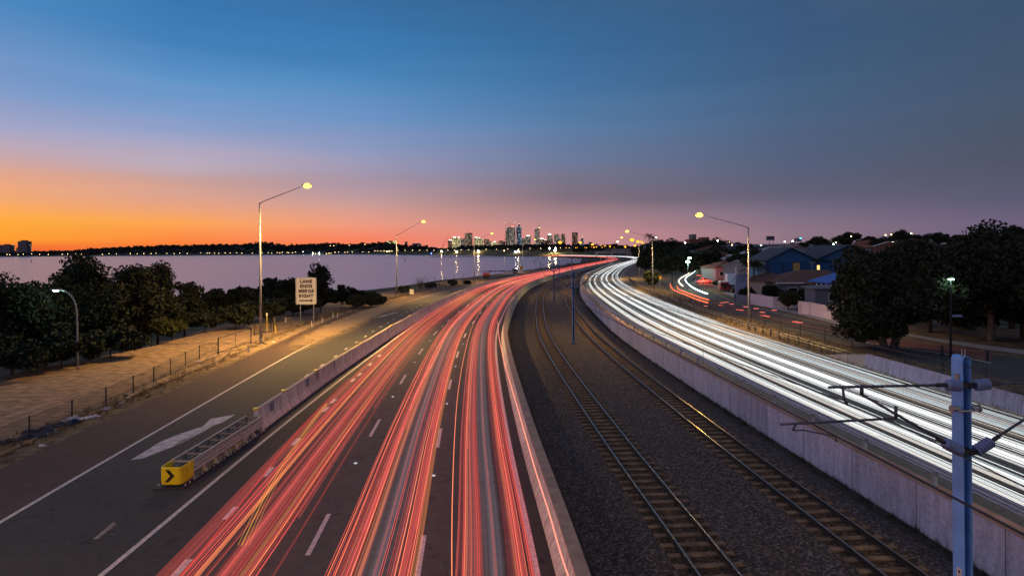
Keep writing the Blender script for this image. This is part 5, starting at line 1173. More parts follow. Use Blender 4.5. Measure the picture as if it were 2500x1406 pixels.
for k, (a, b) in enumerate([((1701,672),(1713,673)),((1726,673.5),(1750,673)),((1762,672),(1788,670.5))]): lsingle([a, ((a[0]+b[0])/2, (a[1]+b[1])/2), b], 1.9, .07, Rl if k != 1 else OR, 'short orange bar of light over the driveways, %s of three' % ['leftmost', 'middle', 'rightmost'][k])
bl_ = thing('brake_light_cluster', gp(1716,692,.35), 'three glowing red brake lights of the car in the driveway', 'brake lights')
for u, v in [(1708,685),(1716,682.5),(1723,685)]:
    mb = MB(); q_ = at(u, v, bl_.location.y-1.2)-bl_.location; mb.ball(q_, .2, 8, (1.3,.6,.8)); mb.build('lamp', Rl, bl_)
l = bpy.data.lights.new('lamp_light', 'POINT'); l.energy = 900; l.color = (1,.12,.08); l.shadow_soft_size = .3; o = bpy.data.objects.new('lamp_light', l); COL.objects.link(o); o.parent = bl_; o.location = (0,-2.2,1.2)
# parked car in the driveway, red light put into its body paint
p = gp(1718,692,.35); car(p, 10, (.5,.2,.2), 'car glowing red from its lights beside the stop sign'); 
DOT = [(1757,739),(1768,737),(1781,742),(1855,762),(1884,757),(1815,749),(1840,753),(1716,747),(1753,745),(1797,756),(1803,757),(1857,770),(1866,772),(1934,785),(1945,787),(2039,805),(2051,807)]
for u, v in DOT:
    p = gp(u, v, 1.0); mb = MB(); mb.tube([p, p+Vector((.55,-.25,0))], .035, 5); tag(mb.build('light_streak', emat('dash_red', (1,.18,.14), 1.6)), 'short red dash of light, %s from the left over the local street and garden walls' % ordw(sorted(DOT).index((u, v))), 'light streak', 'red blinking dashes over the local street')

# ============================================================ TREES
def mesh_arrays(name, V, Fq, m_):
    me = bpy.data.meshes.new(name); nv, nf = len(V), len(Fq)
    me.vertices.add(nv); me.vertices.foreach_set('co', V.astype(np.float32).ravel()); me.loops.add(nf*4); me.loops.foreach_set('vertex_index', Fq.astype(np.int32).ravel())
    me.polygons.add(nf); me.polygons.foreach_set('loop_start', np.arange(0, nf*4, 4, dtype=np.int32)); me.polygons.foreach_set('loop_total', np.full(nf, 4, dtype=np.int32)); me.update(); me.materials.append(m_); return me
def leaves(centers, radii, per, size, g, asp=1.7, flat=.0):
    n = len(centers)*per; c = np.repeat(centers, per, 0); r = np.repeat(radii, per)
    d = g.normal(size=(n,3)); d /= np.linalg.norm(d, axis=1)[:,None]; q = d*(r*g.uniform(.25,1,n)**.5)[:,None]; q[:,2] *= .75; p = c+q
    a = g.normal(size=(n,3)); a /= np.linalg.norm(a, axis=1)[:,None]; b = np.cross(a, g.normal(size=(n,3))); b /= np.linalg.norm(b, axis=1)[:,None]
    s = size*g.uniform(.55,1.35,n)[:,None]; a = a*s*asp/2; b = b*s/2
    V = np.stack([p-a*.9, p+b*.8, p+a, p-b], 1).reshape(-1,3); Fq = np.arange(n*4).reshape(-1,4); return V, Fq
def crown_pts(g, n, R3, base, hollow=.35, lump=1.0, zmin=-.55):
    """points through a crown made of several uneven lobes"""
    K = int(5+3*lump); R3 = np.array(R3); d = g.normal(size=(K*4,3)); d /= np.linalg.norm(d, axis=1)[:,None]; d = d[d[:,2] > zmin*.7][:K]
    lc = d*R3*g.uniform(.45,.72,len(d))[:,None]; lr = g.uniform(.30,.52,len(d)); lc = np.vstack([lc, [[0,0,0]]]); lr = np.r_[lr, .55]
    k = g.choice(len(lr), n, p=lr**2/np.sum(lr**2)); e = g.normal(size=(n,3)); e /= np.linalg.norm(e, axis=1)[:,None]
    return lc[k]+e*R3*(lr[k]*g.uniform(hollow,1,n)**.6)[:,None]*np.array([1,1,.85])+np.array(base)
def tree(loc, h, rx, rz_, label, cat='tree', name='tree', clumps=70, per=90, leaf=.28, cr_=1.0, m_=None, trunk=.3, group=None, seed=0, forks=6, cz=None, lump=1.0, lean=0, bark=None, twin=False, zmin=-.55, norm=True):
    if norm and cz: k_ = (h-cz-cr_*.7)/(rz_*.93); rz_ *= min(k_, 1)
    if norm: rx = max(rx-cr_*.3, rx*.5)
    g = np.random.default_rng(seed); r = thing(name, loc, label, cat, group); cz = cz if cz else h-rz_
    C = crown_pts(g, clumps, (rx, rx*.9, rz_), (lean, 0, cz), lump=lump, zmin=zmin); rad = g.uniform(.5, 1.15, len(C))*cr_
    V, Fq = leaves(C, rad, per, leaf, g); cm = mesh_arrays('crown', V, Fq, m_ or M_leaf); link('crown', cm, None, r)
    mb = MB(); stems = [(0, 0)] if not twin else [(-.5, -.2), (.55, .25)]
    for sx, l0 in stems:
        mb.tube([(sx*.4,0,-.4),(sx+l0,0,cz*.35),(sx*1.4+l0+lean*.5,0,max(cz-rz_*.35,.5*cz))], [trunk,trunk*.75,trunk*.55], 8)
    for k in range(min(forks, len(C))):
        c = C[k*len(C)//max(forks,1) % len(C)]; st = Vector((lean*.4*.6,0,max(cz-rz_*.7, cz*.45))); e = Vector(c); m1 = st.lerp(e, .5)+Vector((0,0,-.1*rz_)); mb.tube([st, m1, st.lerp(e,.92)], [trunk*.5, trunk*.3, trunk*.1], 5)
    mb.build('trunk', bark or M_bark, r, True); return r
# left: coastal scrub between the path and the water
LT = [ # u base, v base, top v, half width px, label
 (-120,930,600,150,'tall dark coastal tree at the far left, mostly outside the frame'),(30,910,640,95,'dark coastal bush at the left edge below the far towers'),(110,895,618,85,'tall dark coastal tree behind the curved lamp'),
 (215,880,612,80,'dark coastal tree with gaps where the water shows through'),(300,862,612,75,'dark coastal tree right of the one with gaps'),(385,835,640,55,'dark coastal tree beside the low olive bush'),
 (450,815,668,40,'ragged dark bush with thin upright tips'),(520,795,686,45,'dark rounded bush left of the nearest lamp pole'),(590,790,690,50,'dark bush just behind the nearest lamp pole'),(665,770,664,45,'dark bush with a feathery top right of the nearest lamp pole'),
 (715,775,672,45,'dark bush directly left of the merge sign'),(783,770,640,28,'upright dark tree with a spiky top behind the merge sign'),(835,758,690,42,'dark bush right of the merge sign'),(890,748,705,34,'low dark bush before the second lamp')]
for i, (u, v, vt, hw, lab) in enumerate(LT):
    b = gp(u, v, -.5); sc_ = b.y/F; h = (v-vt)*sc_*(.93 if v > 855 else 1); rx = hw*sc_*1.2; big = v > 830
    tree(b, h, rx, h*.46, lab, 'tree' if h > 5 else 'bush', 'coastal_tree' if h > 5 else 'coastal_bush', clumps=120 if big else 75, per=130 if big else 100, leaf=.2 if big else .26, cr_=h*.13, m_=M_leafb, trunk=.16 if h > 5 else .09, seed=100+i, forks=14 if big else 6, cz=h*.5, lump=1.5, zmin=-.95)
for i, (u, v, vt, hw, lab, m_) in enumerate([(370,842,765,60,'low olive green bush lit at the foot of the dark trees',M_leafo),(420,830,778,36,'small olive green bush at the right foot of the dark trees',M_leafo),(150,905,810,90,'low dark scrub below the tall tree at the path edge',M_leafb),
      (30,925,800,110,'low dark scrub at the left edge of the path',M_leafb),(270,880,790,80,'low dark scrub at the path behind the curved lamp',M_leafb),(500,812,740,60,'low scrub along the path left of the nearest lamp',M_leafb),(575,808,735,50,'low scrub reaching the path behind the nearest lamp',M_leafb),(655,790,725,55,'low scrub between the lamp pole and the merge sign',M_leafb),
      (740,772,715,60,'low scrub behind the merge sign posts',M_leafb),(868,757,720,22,'pale olive shrub where the fence ends',M_leafo),(905,752,713,24,'pale olive shrub right of the fence end',M_leafo),(930,745,722,14,'small olive shrub before the second lamp',M_leafo),
      (988,716,695,16,'dark shrub on the bank right of the second lamp',M_leafb),(1050,706,688,14,'low dark shrub on the bank under the thin posts',M_leafb),(1106,699,683,14,'dark shrub on the bank near the third lamp',M_leafb),(1140,695,686,10,'tiny dark shrub beside the third lamp',M_leafb)]):
    b = gp(u, v, -.2); sc_ = b.y/F; h = (v-vt)*sc_
    tree(b, h, hw*sc_*1.1, h*.5, lab, 'bush', 'bush', clumps=55, per=110, leaf=.2+.001*b.y, cr_=h*.22, m_=m_, trunk=.06, seed=150+i, forks=4, cz=h*.5)
b = gp(1026,705,.1); r = thing('bare_shrub', b, 'leafless twiggy shrub standing against the water', 'shrub'); mb = MB(); rs = random.Random(3)
for k in range(46):
    a = rs.uniform(-1,1); e = Vector((a*1.7, rs.uniform(-1,1), rs.uniform(1.0,3.4))); mb.tube([(0,0,0), e*.5+Vector((0,0,.3)), e], [.05,.025,.01], 4)
mb.build('twigs', M_bark, r)
# right: big trees
BT = [(2170,857,563,122,'broad dark tree with a forked trunk beyond the white streaks',True,1),(2420,832,528,135,'tallest dark tree at the right, with a pale trunk',False,2),(2345,800,600,75,'dark tree behind the street name blade',False,3),
      (2560,850,545,120,'dark tree cut off by the right edge',False,4),(2470,800,560,70,'dark tree between the tallest one and the right edge',False,5),(2085,790,640,26,'dark leafy tree overhanging the corner garden wall',False,6),(2268,812,592,58,'dark tree just right of the forked trunk tree',False,7),(2215,790,600,52,'dark tree behind the forked trunk tree',False,8),(2500,830,575,60,'dark tree in front of the one cut off by the right edge',False,9)]
for i, (u, v, vt, hw, lab, tw, sd) in enumerate(BT):
    b = gp(u, v, .28); sc_ = b.y/F; h = (v-vt)*sc_
    tree(b, h*1.03, hw*sc_*1.16, h*.6, lab, clumps=380 if i < 2 else 240, per=140, leaf=.24, cr_=h*.11, m_=M_leaf, trunk=.36, seed=200+sd, forks=12, twin=tw, lump=1.9, cz=h*.47, zmin=-.97, bark=M_bark if i != 1 else mat('pale_bark', (.2,.16,.13), .9, var=.3, scale=4))
# round bush, hedges, garden shrubs
for i, (u, v, vt, hw, lab, m_) in enumerate([(1595,708,653,21,'round green bush lit by the lamp at the outside of the bend',M_leafo),(1575,690,600,24,'dark tree left of the round green bush',M_leaf),(1610,675,583,38,'large dark tree behind the round green bush',M_leaf),(1640,668,590,36,'large dark tree at the mouth of the local street',M_leaf),
      (1925,760,703,24,'leafy garden bush hanging over the pale wall',M_leaf),(1885,735,695,26,'garden bush left of the overhanging one',M_leaf),(1830,735,700,26,'garden bush behind the near right lamp pole',M_leaf),(1858,725,680,18,'dark garden bush below the brown roof',M_leaf),(1965,742,705,18,'dark garden bush left of the garage',M_leaf),
      (1752,702,685,12,'clipped dark bush left of the red van',M_leafo),(1755,655,632,22,'clipped square hedge beside the local street',M_leafo),(1765,672,648,26,'dark hedge above the driveway',M_leaf),(1800,665,640,22,'dark hedge below the red roofed house',M_leaf),(2060,760,690,30,'dark shrub beside the end of the garden wall',M_leaf),(2020,735,712,16,'low dark shrub by the white patio posts',M_leaf)]):
    b = gp(u, v, .28); sc_ = b.y/F; h = (v-vt)*sc_
    tree(b, h, hw*sc_*1.05, h*.48, lab, 'tree' if h > 5 else 'bush', 'tree' if h > 5 else 'bush', clumps=70, per=110, leaf=.22+.0012*b.y, cr_=max(h*.14, hw*sc_*.2), m_=m_, trunk=.1 if h < 5 else .22, seed=230+i, forks=5, cz=h*.52)
# palms
def palm(u, v, vt, y, label, fr=26, fl=2.6):
    b = at(u, v, y); b.z = gz(b.x, y) if y > 150 else .35; top = at(u, vt, y).z-b.z; r = thing('palm_tree', b, label, 'palm tree'); rs = random.Random(int(u))
    mb = MB(); mb.tube([(0,0,0),(.1,0,top*.5),(0,0,top)], [.2,.15,.13], 8); mb.build('trunk', M_bark, r, True); mb = MB()
    for k in range(fr):
        a = rs.uniform(0,6.28); e = rs.uniform(-.3,1.1); L = fl*rs.uniform(.8,1.15); pts = []
        for j in range(6): t = j/5; pts.append(Vector((math.cos(a)*L*t*math.cos(e*(1-t*.3)), math.sin(a)*L*t*math.cos(e*(1-t*.3)), top+L*(math.sin(e)*t-.75*t*t))))
        sd = Vector((-math.sin(a), math.cos(a), 0))
        for j in range(5):
            for q in range(3):
                t = (q+.5)/3; c = pts[j].lerp(pts[j+1], t)
                for sg_ in (-1,1): tip_ = c+sd*sg_*L*.2*(1-abs((j/5)-.4))+Vector((0,0,-.12*L)); d = (pts[j+1]-pts[j]).normalized()*.07; mb.add([c-d, c+d, tip_], [(0,1,2)])
    mb.build('crown', M_leaf, r); return r
palm(1840,742,645,112,'palm tree with a thin pale trunk behind the near right lamp pole',34,3.2)
for u, y, vt, lab in [(1762,240,593,'tall palm on the slope left of the lamp pole'),(1739,260,604,'shorter palm beside the tall palm'),(1590,400,580,'thin palm rising behind the cluster of orange lamps'),(1580,430,574,'taller thin tree top above the lamp cluster')]: palm(u, 0, vt, y, lab, 26, 4)
# background trees on crest and slope: a few shapes, copied
protos = []
for k in range(4):
    t_ = tree((0,0,0), 10, (4.2,5,3.4,4.6)[k], (3.6,3.2,4.2,3.0)[k], '', clumps=60, per=60, leaf=.5, cr_=1.5, m_=M_leaf, trunk=.25, seed=300+k, forks=5, group='dark trees over the roofs on the slope'); protos.append(t_)
    TREE_KIDS[t_.name] = kids(t_)
rs = random.Random(11); used = set()
def bgtree(u, vt, y, hm, label, grp, sx=1.0):
    p = at(u, vt, y); k = rs.randrange(4); z = gz(p.x, y); h = max(p.z-z, hm)
    loc = (p.x, y, p.z-h); sc_ = h/10
    if k not in used: used.add(k); o = protos[k]; o.location = loc; o.scale = (sc_*sx,)*2+(sc_,)
    else: o = dup(protos[k], loc=loc, rz=rs.uniform(0,6.28), scale=(sc_*sx, sc_*sx, sc_))
    o['label'] = label; o['group'] = grp; o['category'] = 'tree'; o.name = 'tree'; 
    if o is protos[k]: TREE_KIDS[o.name] = TREE_KIDS.get(o.name) or kids(o)
    return o
for t_ in protos: pass
gA = 'dark trees on the crest and slope behind the houses'; gB = 'dark trees beyond the far bend'
crest = [(1560,604),(1600,585),(1625,586),(1655,588),(1690,592),(1725,585),(1738,583),(1770,591),(1800,590),(1820,594),(1860,600),(1900,598),(1940,593),(1960,590),(1985,580),(1998,576),(2012,580),(2030,588),(2060,573),(2075,565),(2090,570),(2110,582),(2130,575),(2150,580),(2185,575),(2198,563),(2212,568),(2240,572),(2265,572),(2290,566),(2310,570),(2340,572),(2500,560),(2480,552),(2460,556)]
for i, (u, v) in enumerate(sorted(crest)): bgtree(u, v, rs.uniform(300,420), 9, 'dark tree in the row along the crest, %s from the left' % ordw(i), gA, 1.2)
for i in range(28):
    u = 1642+24*i+rs.uniform(-5,5); y = rs.uniform(150, 330); bgtree(u, 612+rs.uniform(-14,10)-(u-1640)*.02+(330-y)*.06, y, 3.5, 'dark tree among the roofs on the slope, %s from the left' % ordw(i), 'dark trees over the roofs on the slope', 1.1)
for i in range(26):
    u = 1395+8.2*i+rs.uniform(-3,3); bgtree(u, rs.uniform(594,604), rs.uniform(900,1150), 13, 'dark tree beyond the far bend, %s from the left' % ordw(i), gB, 1.5)
for i in range(14):
    u = 1592+4*i; bgtree(u, rs.uniform(588,604), rs.uniform(330,520), 9, 'dark tree right of the orange lamp cluster, %s from the left' % ordw(i), 'dark trees right of the orange lamp cluster', 1.2)

# ============================================================ FAR SHORE, CITY
prof = [(-500,606),(-200,604),(0,607),(25,612),(75,612),(130,611),(180,610),(220,605),(260,602),(300,601),(330,599),(370,598),(420,596),(480,596),(520,594),(560,594),(600,592),(650,590),(700,596),(750,594),(800,592),(850,594),(900,590),(950,590),(970,595),(1000,598),(1050,600),(1070,605),(1090,606),(1110,603),(1130,600),(1170,598),(1230,597),(1300,595),(1350,595),(1420,597),(1500,600),(1560,604)]
pu = [p[0] for p in prof]; pv = [p[1] for p in prof]
def shoreY(u):
    """distance of the far water's edge along a pixel column"""
    return float(np.interp(u, [-500,0,480,850,1050,1180,1300,1380,1560], [2700,2150,1930,1840,1380,1230,1040,930,1000]))
g = np.random.default_rng(5)
def wood(name, label, u0, u1, n, back, size):
    C = []; Rr = []
    for k in range(n):
        u = g.uniform(u0, u1); y0 = shoreY(u); t = g.uniform(0, 1)**.8; y = y0+20+back*t; zt = at(u, np.interp(u, pu, pv)+1.2, y0+20+back).z*(1) 
        top = WZ+3+(zt-WZ-3-size*.4)*t; C.append((ray(u,600)[0]/F*y, y, top-g.uniform(0, size*.9))); Rr.append(size*g.uniform(.6,1.1))
    V, Fq = leaves(np.array(C), np.array(Rr), 26, size*.62, g, 1.4); return tag(link(name, mesh_arrays(name, V, Fq, M_wood2), None), label, 'woodland', None, 'stuff')
wood('wooded_shore', 'long dark wooded hill across the water under the sunset', -520, 985, 5200, 320, 9)
wood('wooded_shore', 'dark wooded bank in front of the city towers', 960, 1570, 2600, 160, 7)
# solid ground inside the wood
vs = []; us = list(range(-560, 1600, 20))
for u in us:
    y0 = shoreY(u); bk = 320 if u < 985 else 160; a = ray(u,600)[0]/F; zt = at(u, np.interp(u, pu, pv)+2.5, y0+20+bk).z
    vs += [(a*(y0+2), y0+2, WZ-1), (a*(y0+10), y0+10, WZ+3), (a*(y0+20+bk), y0+20+bk, zt-3), (a*(y0+bk+500), y0+bk+500, 0)]
me = bpy.data.meshes.new('hills'); me.from_pydata(vs, [], [(4*i+k, 4*i+4+k, 4*i+5+k, 4*i+1+k) for i in range(len(us)-1) for k in range(3)]); tag(link('hills', me, mat('hill_soil', (.01,.014,.016), .95, var=.3, scale=.02)), kind='structure')
# shore lamps
SLp = [(17,621),(24,622),(44,621.5),(57,621),(77,620),(97,621),(118,621),(152,620.5),(165,620),(185,620.5),(199,620),(218,620),(250,620.5),(266,619.5),(284,619.5),(318,619),(335,619.5),(351,619),(369,619),(381,618.5),(407.5,618.5),(425,619),(439,618),(457,619),(490,618),(506,618),(511,618),(524,618),(534,618.5),(550,617.5),(562,618),(578,617.5),(590,618),(602,621),(616,618),(640,617.5),(655,617),(663,617.5),(677,617),(683,617.5),(689,616),(701,616.5),(705,617),(714,617),(721,615.5),(763,616.5),(770,619),(797,619),(803,618.5),(808,618),(818,616),(827,615.5),(842,616),(848,615.5),(860,615),(886,615.5),(900,615.5),(915,612.5),(922,612.5),(930,613),(938,612.5),(957,612.5),(971,611.5),(989,611.5),(1007,611),(1025,611),(1043,611),(1059.5,611),(1077,611),(1093,610.5),(1109.5,610.5),(1126,610),(1143.6,609.6),(1187,608.6),(1212,609),(1240,608),(1267,608),(1294,606.5),(1320,606.5),(1368,605.5),(1390,605.5)]
HL = [(806,600),(815,600),(853,599),(891,597),(945,604),(977,603.5)]
def globe(u, v, y, r_, m_, label, grp, name='shore_lamp', pole=True):
    pr_ = .15 if y > 100 else .04
    p = at(u, v, y); o = thing(name, (p.x, y, p.z-6), label, 'street lamp', grp) if pole else None
    if pole: mb = MB(); mb.tube([(0,0,0),(0,0,6)], pr_, 4); mb.build('pole', M_iron, o); mb = MB(); mb.ball((0,0,6), r_, 6); mb.build('lens', m_, o, True)
    return o
M_shl = emat('shore_glow', (1,.66,.25), 14); M_shb = emat('shore_glow_bright', (1,.6,.2), 600); M_cool = emat('cool_glow', (.7,.9,1), 300)
for i, (u, v) in enumerate(sorted(SLp)): globe(u, v, shoreY(u)-3, .6*shoreY(u)/1900, M_shl, 'small yellow lamp in the row along the far shore, %s from the left' % ordw(i), 'lamps along the far shore')
for u, v in HL: globe(u, v, shoreY(u)+200, .7, M_shl, 'small yellow lamp high on the wooded hill, %s from the left' % ordw(HL.index((u, v))), 'lamps high on the wooded hill')
for u, v, r_, m_, lab in [(1078,614.5,.8,M_shb,'bright lamp over the jetty with a long glint below, farthest left'),(1115,614,.9,M_shb,'bright lamp with a long glint in the water left of the third street lamp'),(1168,613.5,1.5,M_shb,'widest orange lamp on the far bank, right of the third street lamp'),(1231,612,.7,M_shl,'lamp on the far bank under the tallest tower'),
      (1265,613,1.0,M_shb,'bright lamp on the far bank right of the tallest tower'),(1259,615,.6,M_cool,'cool white lamp beside the bright one under the towers'),(1341,606.5,1.0,M_shb,'large orange lamp left of the two reflections'),(1356,606,.9,M_shb,'orange lamp above the brightest reflection'),(1355,612,1.2,M_shb,'lowest orange lamp over the brightest reflection'),
      (740,614.5,.6,M_whl,'white lamp at the boat sheds on the far shore'),(779,618,1.1,M_cool,'brightest white lamp at the foot of the wooded hill'),(764,618,.6,M_cool,'cool white lamp left of the brightest one'),(945,613.5,1.4,M_shl,'wide yellow glow at the foot of the hill beside the second lamp'),(951,613,1.0,M_shl,'yellow glow right of the wide one beside the second lamp'),(1053,619,.8,M_blul,'blue light at the outer end of the jetty')]:
    globe(u, v, shoreY(u)-4, r_, m_, lab, None)
# yellow cluster beyond the bend
YL = sorted([(1382,605),(1406,605),(1428,604),(1432,605),(1445,597),(1450,604),(1456,603),(1467,599),(1470,604),(1476,601),(1479,601),(1489,602),(1500,604),(1444,603),(1410,604),(1527,604)])
for i, (u, v, y, r_) in enumerate([(1382,605,700,.5),(1406,605,720,.55),(1428,604,760,.5),(1432,605,780,.55),(1445,597,600,.8),(1450,604,650,.7),(1456,603,720,.7),(1467,599,760,.6),(1470,604,800,.6),(1476,601,820,.6),(1479,601,830,.5),(1489,602,700,.9),(1500,604,780,.4),(1444,603,820,.4),(1410,604,800,.4),(1527,604,700,.7),(1300,585,1000,.01)]):
    if r_ > .05: globe(u, v, y, r_, M_sodf, 'yellow street lamp in the loose cluster left of the white bend, %s listed from near to far' % ordw(i) if 0 else 'yellow street lamp beyond the red streaks, %s from the left of the loose yellow cluster' % ordw(YL.index((u, v))), 'yellow lamps left of the white bend')
for u, v, m_, lab in [(2162,574,M_shl,'left lamp of the pair on the right crest'),(2176,573,M_shl,'right lamp of the pair on the right crest'),(2225,570,M_shl,'single lamp right of the crest tree'),(2179,592,M_merc,'pale lamp below the pair on the crest'),(2244,591,M_merc,'pale lamp below the red roofed crest house'),(2446,580,M_sodf,'orange lamp glowing through the tallest tree'),(2438,587,M_shl,'tiny lamp beside the orange one in the tallest tree'),
      (2041,592,M_shl,'white lamp below the crest left of the big tree'),(2078,577,M_shl,'lamp in front of the round crest tree'),(1916,590,M_whl,'white lamp on the crest over the blue roof, left'),(1935,589,M_whl,'white lamp on the crest over the blue roof, right'),(1858,599,M_merc,'pale lamp in front of the long flat building'),(1781,591,M_shl,'yellow lamp over the palms'),(1752,588,M_whl,'white lamp left of the tall palm'),(1602,580,M_whl,'white lamp right of the second right hand street lamp'),(1787,598,M_shl,'greenish lamp below the yellow one over the palms'),(1673,593,M_whl,'white lamp on the slope left of the crest tower'),(1508,590,M_whl,'white lamp over the trees beyond the bend'),(2035,596,M_merc,'pale lamp low on the slope over the right blue wing')]:
    y = 46 if v > 660 else (75 if u > 2400 else 300)
    globe(u, v, y, .28 if y > 100 else .08, m_, lab, None, name='distant_lamp')
# city
def towermat(name, base, litc, dens, cx, cz_, k=1.2, seed=0.0, horizontal=False):
    m = mat(name, base, .5, var=0); t = m.node_tree; b = t.nodes['Principled BSDF']; tcn = node(t, 'ShaderNodeTexCoord')
    ad = node(t, 'ShaderNodeVectorMath', {0: tcn.outputs['Object'], 1: (seed*7.3, seed*3.1, seed)}, operation='ADD')
    sp = node(t, 'ShaderNodeSeparateXYZ', {0: ad.outputs[0]}); xy = node(t, 'ShaderNodeMath', {0: sp.outputs[0], 1: sp.outputs[1]}, operation='ADD')
    gx = node(t, 'ShaderNodeMath', {0: xy.outputs[0], 1: cx}, operation='DIVIDE'); gz_ = node(t, 'ShaderNodeMath', {0: sp.outputs[2], 1: cz_}, operation='DIVIDE')
    fx = node(t, 'ShaderNodeMath', {0: gx.outputs[0]}, operation='FLOOR'); fz = node(t, 'ShaderNodeMath', {0: gz_.outputs[0]}, operation='FLOOR')
    cv = node(t, 'ShaderNodeCombineXYZ', {0: fx.outputs[0], 1: fz.outputs[0]}); wn_ = node(t, 'ShaderNodeTexWhiteNoise', {0: cv.outputs[0]}, noise_dimensions='2D')
    gt = node(t, 'ShaderNodeMath', {0: wn_.outputs['Value'], 1: 1-dens}, operation='GREATER_THAN')
    ez = node(t, 'ShaderNodeMath', {0: gz_.outputs[0]}, operation='FRACT'); ez = node(t, 'ShaderNodeMath', {0: ez.outputs[0], 1: .35}, operation='GREATER_THAN')
    ex = node(t, 'ShaderNodeMath', {0: gx.outputs[0]}, operation='FRACT'); ex = node(t, 'ShaderNodeMath', {0: ex.outputs[0], 1: .2}, operation='GREATER_THAN')
    q = node(t, 'ShaderNodeMath', {0: gt.outputs[0], 1: ez.outputs[0]}, operation='MULTIPLY'); q = node(t, 'ShaderNodeMath', {0: q.outputs[0], 1: ex.outputs[0]}, operation='MULTIPLY'); q = node(t, 'ShaderNodeMath', {0: q.outputs[0], 1: k}, operation='MULTIPLY')
    b.inputs['Emission Color'].default_value = tuple(litc)+(1,); t.links.new(q.outputs[0], b.inputs['Emission Strength']); return m
TM = {'a': towermat('tower_dark', (.10,.10,.13), (1,.85,.6), .28, 5, 4.2, .7, 1), 'b': towermat('tower_lit', (.14,.12,.1), (1,.85,.4), .55, 7, 5, 1.3, 2), 'c': towermat('tower_brown', (.18,.12,.10), (1,.75,.4), .3, 5, 4.2, .7, 3),
      'd': towermat('tower_blue', (.12,.17,.24), (.6,.9,1), .25, 5, 4.5, .9, 4), 'f': towermat('tower_far', (.10,.09,.12), (1,.85,.6), .03, 5, 4.2, .6, 6), 'e': towermat('tower_warm', (.24,.13,.10), (1,.55,.3), .25, 6, 5, .6, 5)}
CY = 4600.0; M_crown = emat('roof_sign_glow', (1,.95,.85), 2.2); M_redg = emat('red_sign_glow', (1,.25,.2), 1.5)
def tower(u0, u1, vt, m_, label, extras=(), y=CY, vb=606):
    a = at(u0, vb, y); b = at(u1, vt, y); w = b.x-a.x; r = thing('tower', ((a.x+b.x)/2, y, a.z-12), label, 'tower block'); h = b.z-a.z+12
    mb = MB(); mb.box((0,0,h/2), (w,w*.8,h)); mb.build('body', TM[m_], r); s = y/F
    for e in extras:
        if e[0] == 'cap': mb = MB(); mb.box((e[1]*w,-.02*w,h+e[3]*s/2), (e[2]*w,w*.6,e[3]*s)); mb.build('roof_block', e[4], r)
        if e[0] == 'mast': mb = MB(); mb.tube([(e[1]*w,0,h),(e[1]*w,0,h+e[2]*s)], .45*s*.5, 4); mb.build('mast', M_iron, r)
        if e[0] == 'lamp': mb = MB(); mb.ball((e[1]*w,-w*.4,h+e[2]*s), .7*s, 6); mb.build('roof_lamp', e[3], r)
        if e[0] == 'frame':
            mb = MB(); hh = e[1]*s; t_ = .35*s
            for x in (-.5,-.12,-.02,.47): mb.box((x*w,-w*.38,h+hh/2), (t_,t_,hh))
            for z in (.45,.98): mb.box((-.3*w,-w*.38,h+hh*z), (.4*w,t_*.8,t_*.8)); mb.box((.22*w,-w*.38,h+hh*z), (.5*w,t_*.8,t_*.8))
            mb.build('open_crown', M_iron, r)
        if e[0] == 'wedge': mb = MB(); mb.prism([(-w/2,-w*.35,h),(w/2,-w*.35,h),(w/2-.02*w,-w*.35,h+e[1]*s),(-w*.1,-w*.35,h+e[1]*s*.45)], (0,w*.7,0)); mb.build('slanted_top', TM[m_], r)
    return r
tower(1094,1103.5,587,'e','low tower with a white lit top at the left end of the skyline',[('cap',.1,.8,1.2,M_crown)])
tower(1104,1123,580,'b','brightly lit yellow tower left of the brown one',[('cap',-.2,.35,2.2,M_crown),('cap',.38,.2,2.0,M_crown)])
tower(1124.5,1135,582.5,'a','dark narrow tower between the yellow and the brown towers')
tower(1135.5,1153,570,'c','tall brown tower with a mast at the left of the skyline',[('cap',0,1,1,M_copew),('mast',0,8)])
tower(1158,1167,580,'b','lit tower with a white crown left of the third street lamp glow',[('cap',0,.7,1.6,M_crown)])
tower(1167,1180,582,'b','lit stepped tower behind the third lamp arm',[('cap',-.2,.3,1.4,M_crown)])
tower(1182,1194,584,'c','low brown tower below the third lamp glow'); tower(1194,1199,589,'a','small dark block right of the low brown tower')
tower(1199.5,1215,591,'b','low wide lit block below the third lamp glow',[('cap',.05,.4,1.5,M_crown)]); tower(1217,1234,589,'c','low wide block left of the tallest tower',[('cap',-.1,.4,1.6,M_iron)])
tower(1235,1258,555,'a','tallest tower, dark, with an open frame crown',[('frame',10),('cap',.2,.25,3,M_redg),('lamp',-.5,11,M_crown),('lamp',.42,11,M_crown)])
tower(1260.5,1273,553,'d','second tallest tower, blue with red lit top',[('cap',.1,.4,5,M_iron),('lamp',.05,6.5,M_crown),('cap',.3,.4,1.2,M_redg),('cap',-.35,.25,.8,M_redg)])
tower(1272,1277,583,'e','narrow brown block right of the blue tower'); tower(1276,1284,581,'a','dark block left of the domed tower'); tower(1283,1296,577,'a','tower with a white lit roof left of the spired one',[('cap',0,.55,2.5,M_crown)])
tower(1305.5,1317,562,'a','slim tower with a slanted top and a spire',[('wedge',11),('mast',.38,20),('lamp',.42,6,M_shl)])
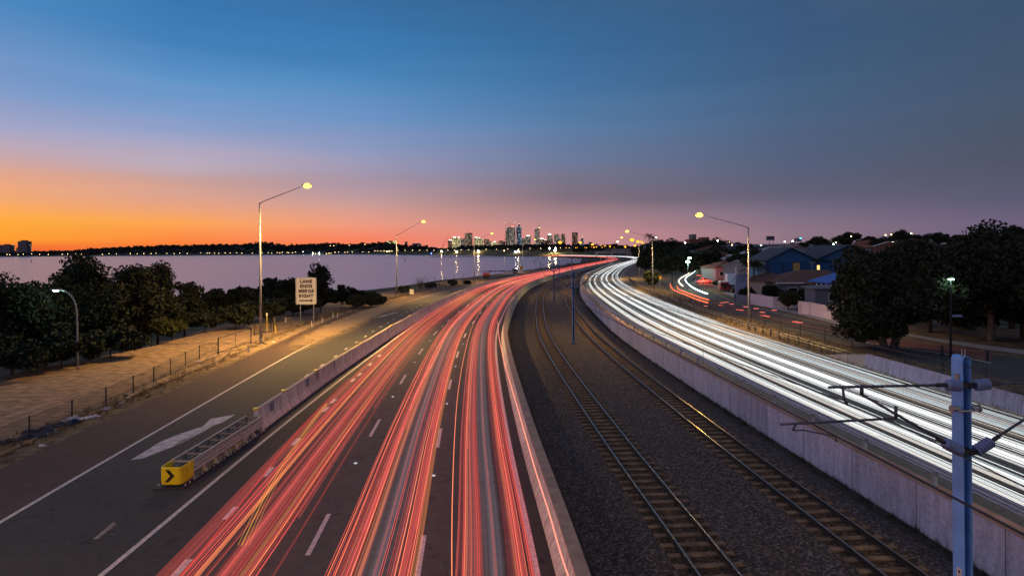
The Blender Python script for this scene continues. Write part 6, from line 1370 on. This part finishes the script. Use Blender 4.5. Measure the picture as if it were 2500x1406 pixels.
tower(1317.5,1328,584,'c','low block with a white lit roof right of the spired tower',[('cap',0,.8,2.2,M_crown)]); tower(1328,1345,586,'e','low warm lit block right of the spired tower',[('cap',-.3,.3,1.2,M_crown)])
tower(1336,1348,574,'a','tower with a bright blue white domed roof',[('cap',0,.6,2.5,M_crown),('cap',0,.3,4,M_crown)]); tower(1344,1350,584,'c','small brown block beside the domed roof tower')
tower(1353,1365,573,'a','tower with a sloping right side',[('cap',-.1,.7,1.2,M_iron)]); tower(1363,1368,580,'a','stepped side block of the sloping tower')
tower(1370,1380,572,'c','brown tower with a bright band of windows',[('cap',.1,.5,1,M_copew)]); tower(1397,1410,569,'e','tall brown slab standing alone at the right of the skyline',[('cap',0,1,1.5,M_iron)])
tower(1418,1425,584,'d','small pointed tower at the right end of the skyline',[('cap',0,.5,2,M_iron),('mast',0,6),('lamp',0,5.5,M_crown)])
tower(1437,1445,591,'c','low square block beyond the trees right of the pointed tower'); tower(1430,1440,595,'a','low dark block right of the pointed tower')
tower(1008,1028,594,'a','low pale block on the hill left of the crane',y=2600,vb=604); tower(989,995,590,'a','small grey tower on the hill beside the second lamp',y=2600,vb=604)
tower(944,967,588,'b','long low lit building on top of the wooded hill',y=2250,vb=593)
tower(50,71,589,'f','square apartment tower on the far left shore',[('cap',0,.4,2.5,M_iron)],y=2300,vb=614); tower(42,50,605,'f','low side block of the far left apartment tower',y=2300,vb=614); tower(10,30,598,'f','broad dark block near the left edge on the far shore',[('cap',-.1,.3,2,M_iron)],y=2300,vb=614); tower(-12,9,598,'f','dark block at the left edge on the far shore',y=2300,vb=614)
# cranes
for u, vb, vt, tip_, lab in [(1082,604,598,(1094,577),'thin crane with a raised jib left of the skyline'),(1234,585,583,(1231,571),'faint crane left of the tallest tower')]:
    b = at(u, vb, CY-600); o = Vector(b); q = lambda u_, v_: at(u_, v_, CY-600)-o; r = thing('crane', b, lab, 'crane'); mb = MB(); mb.tube([(0,0,-15), q(u,vt)], 1.1, 4); mb.build('mast', M_iron, r)
    mb = MB(); mb.tube([q(u-3,vt+.3), q(u,vt), q(*tip_)], [1.0,1.0,.5], 4); mb.build('jib', M_iron, r)
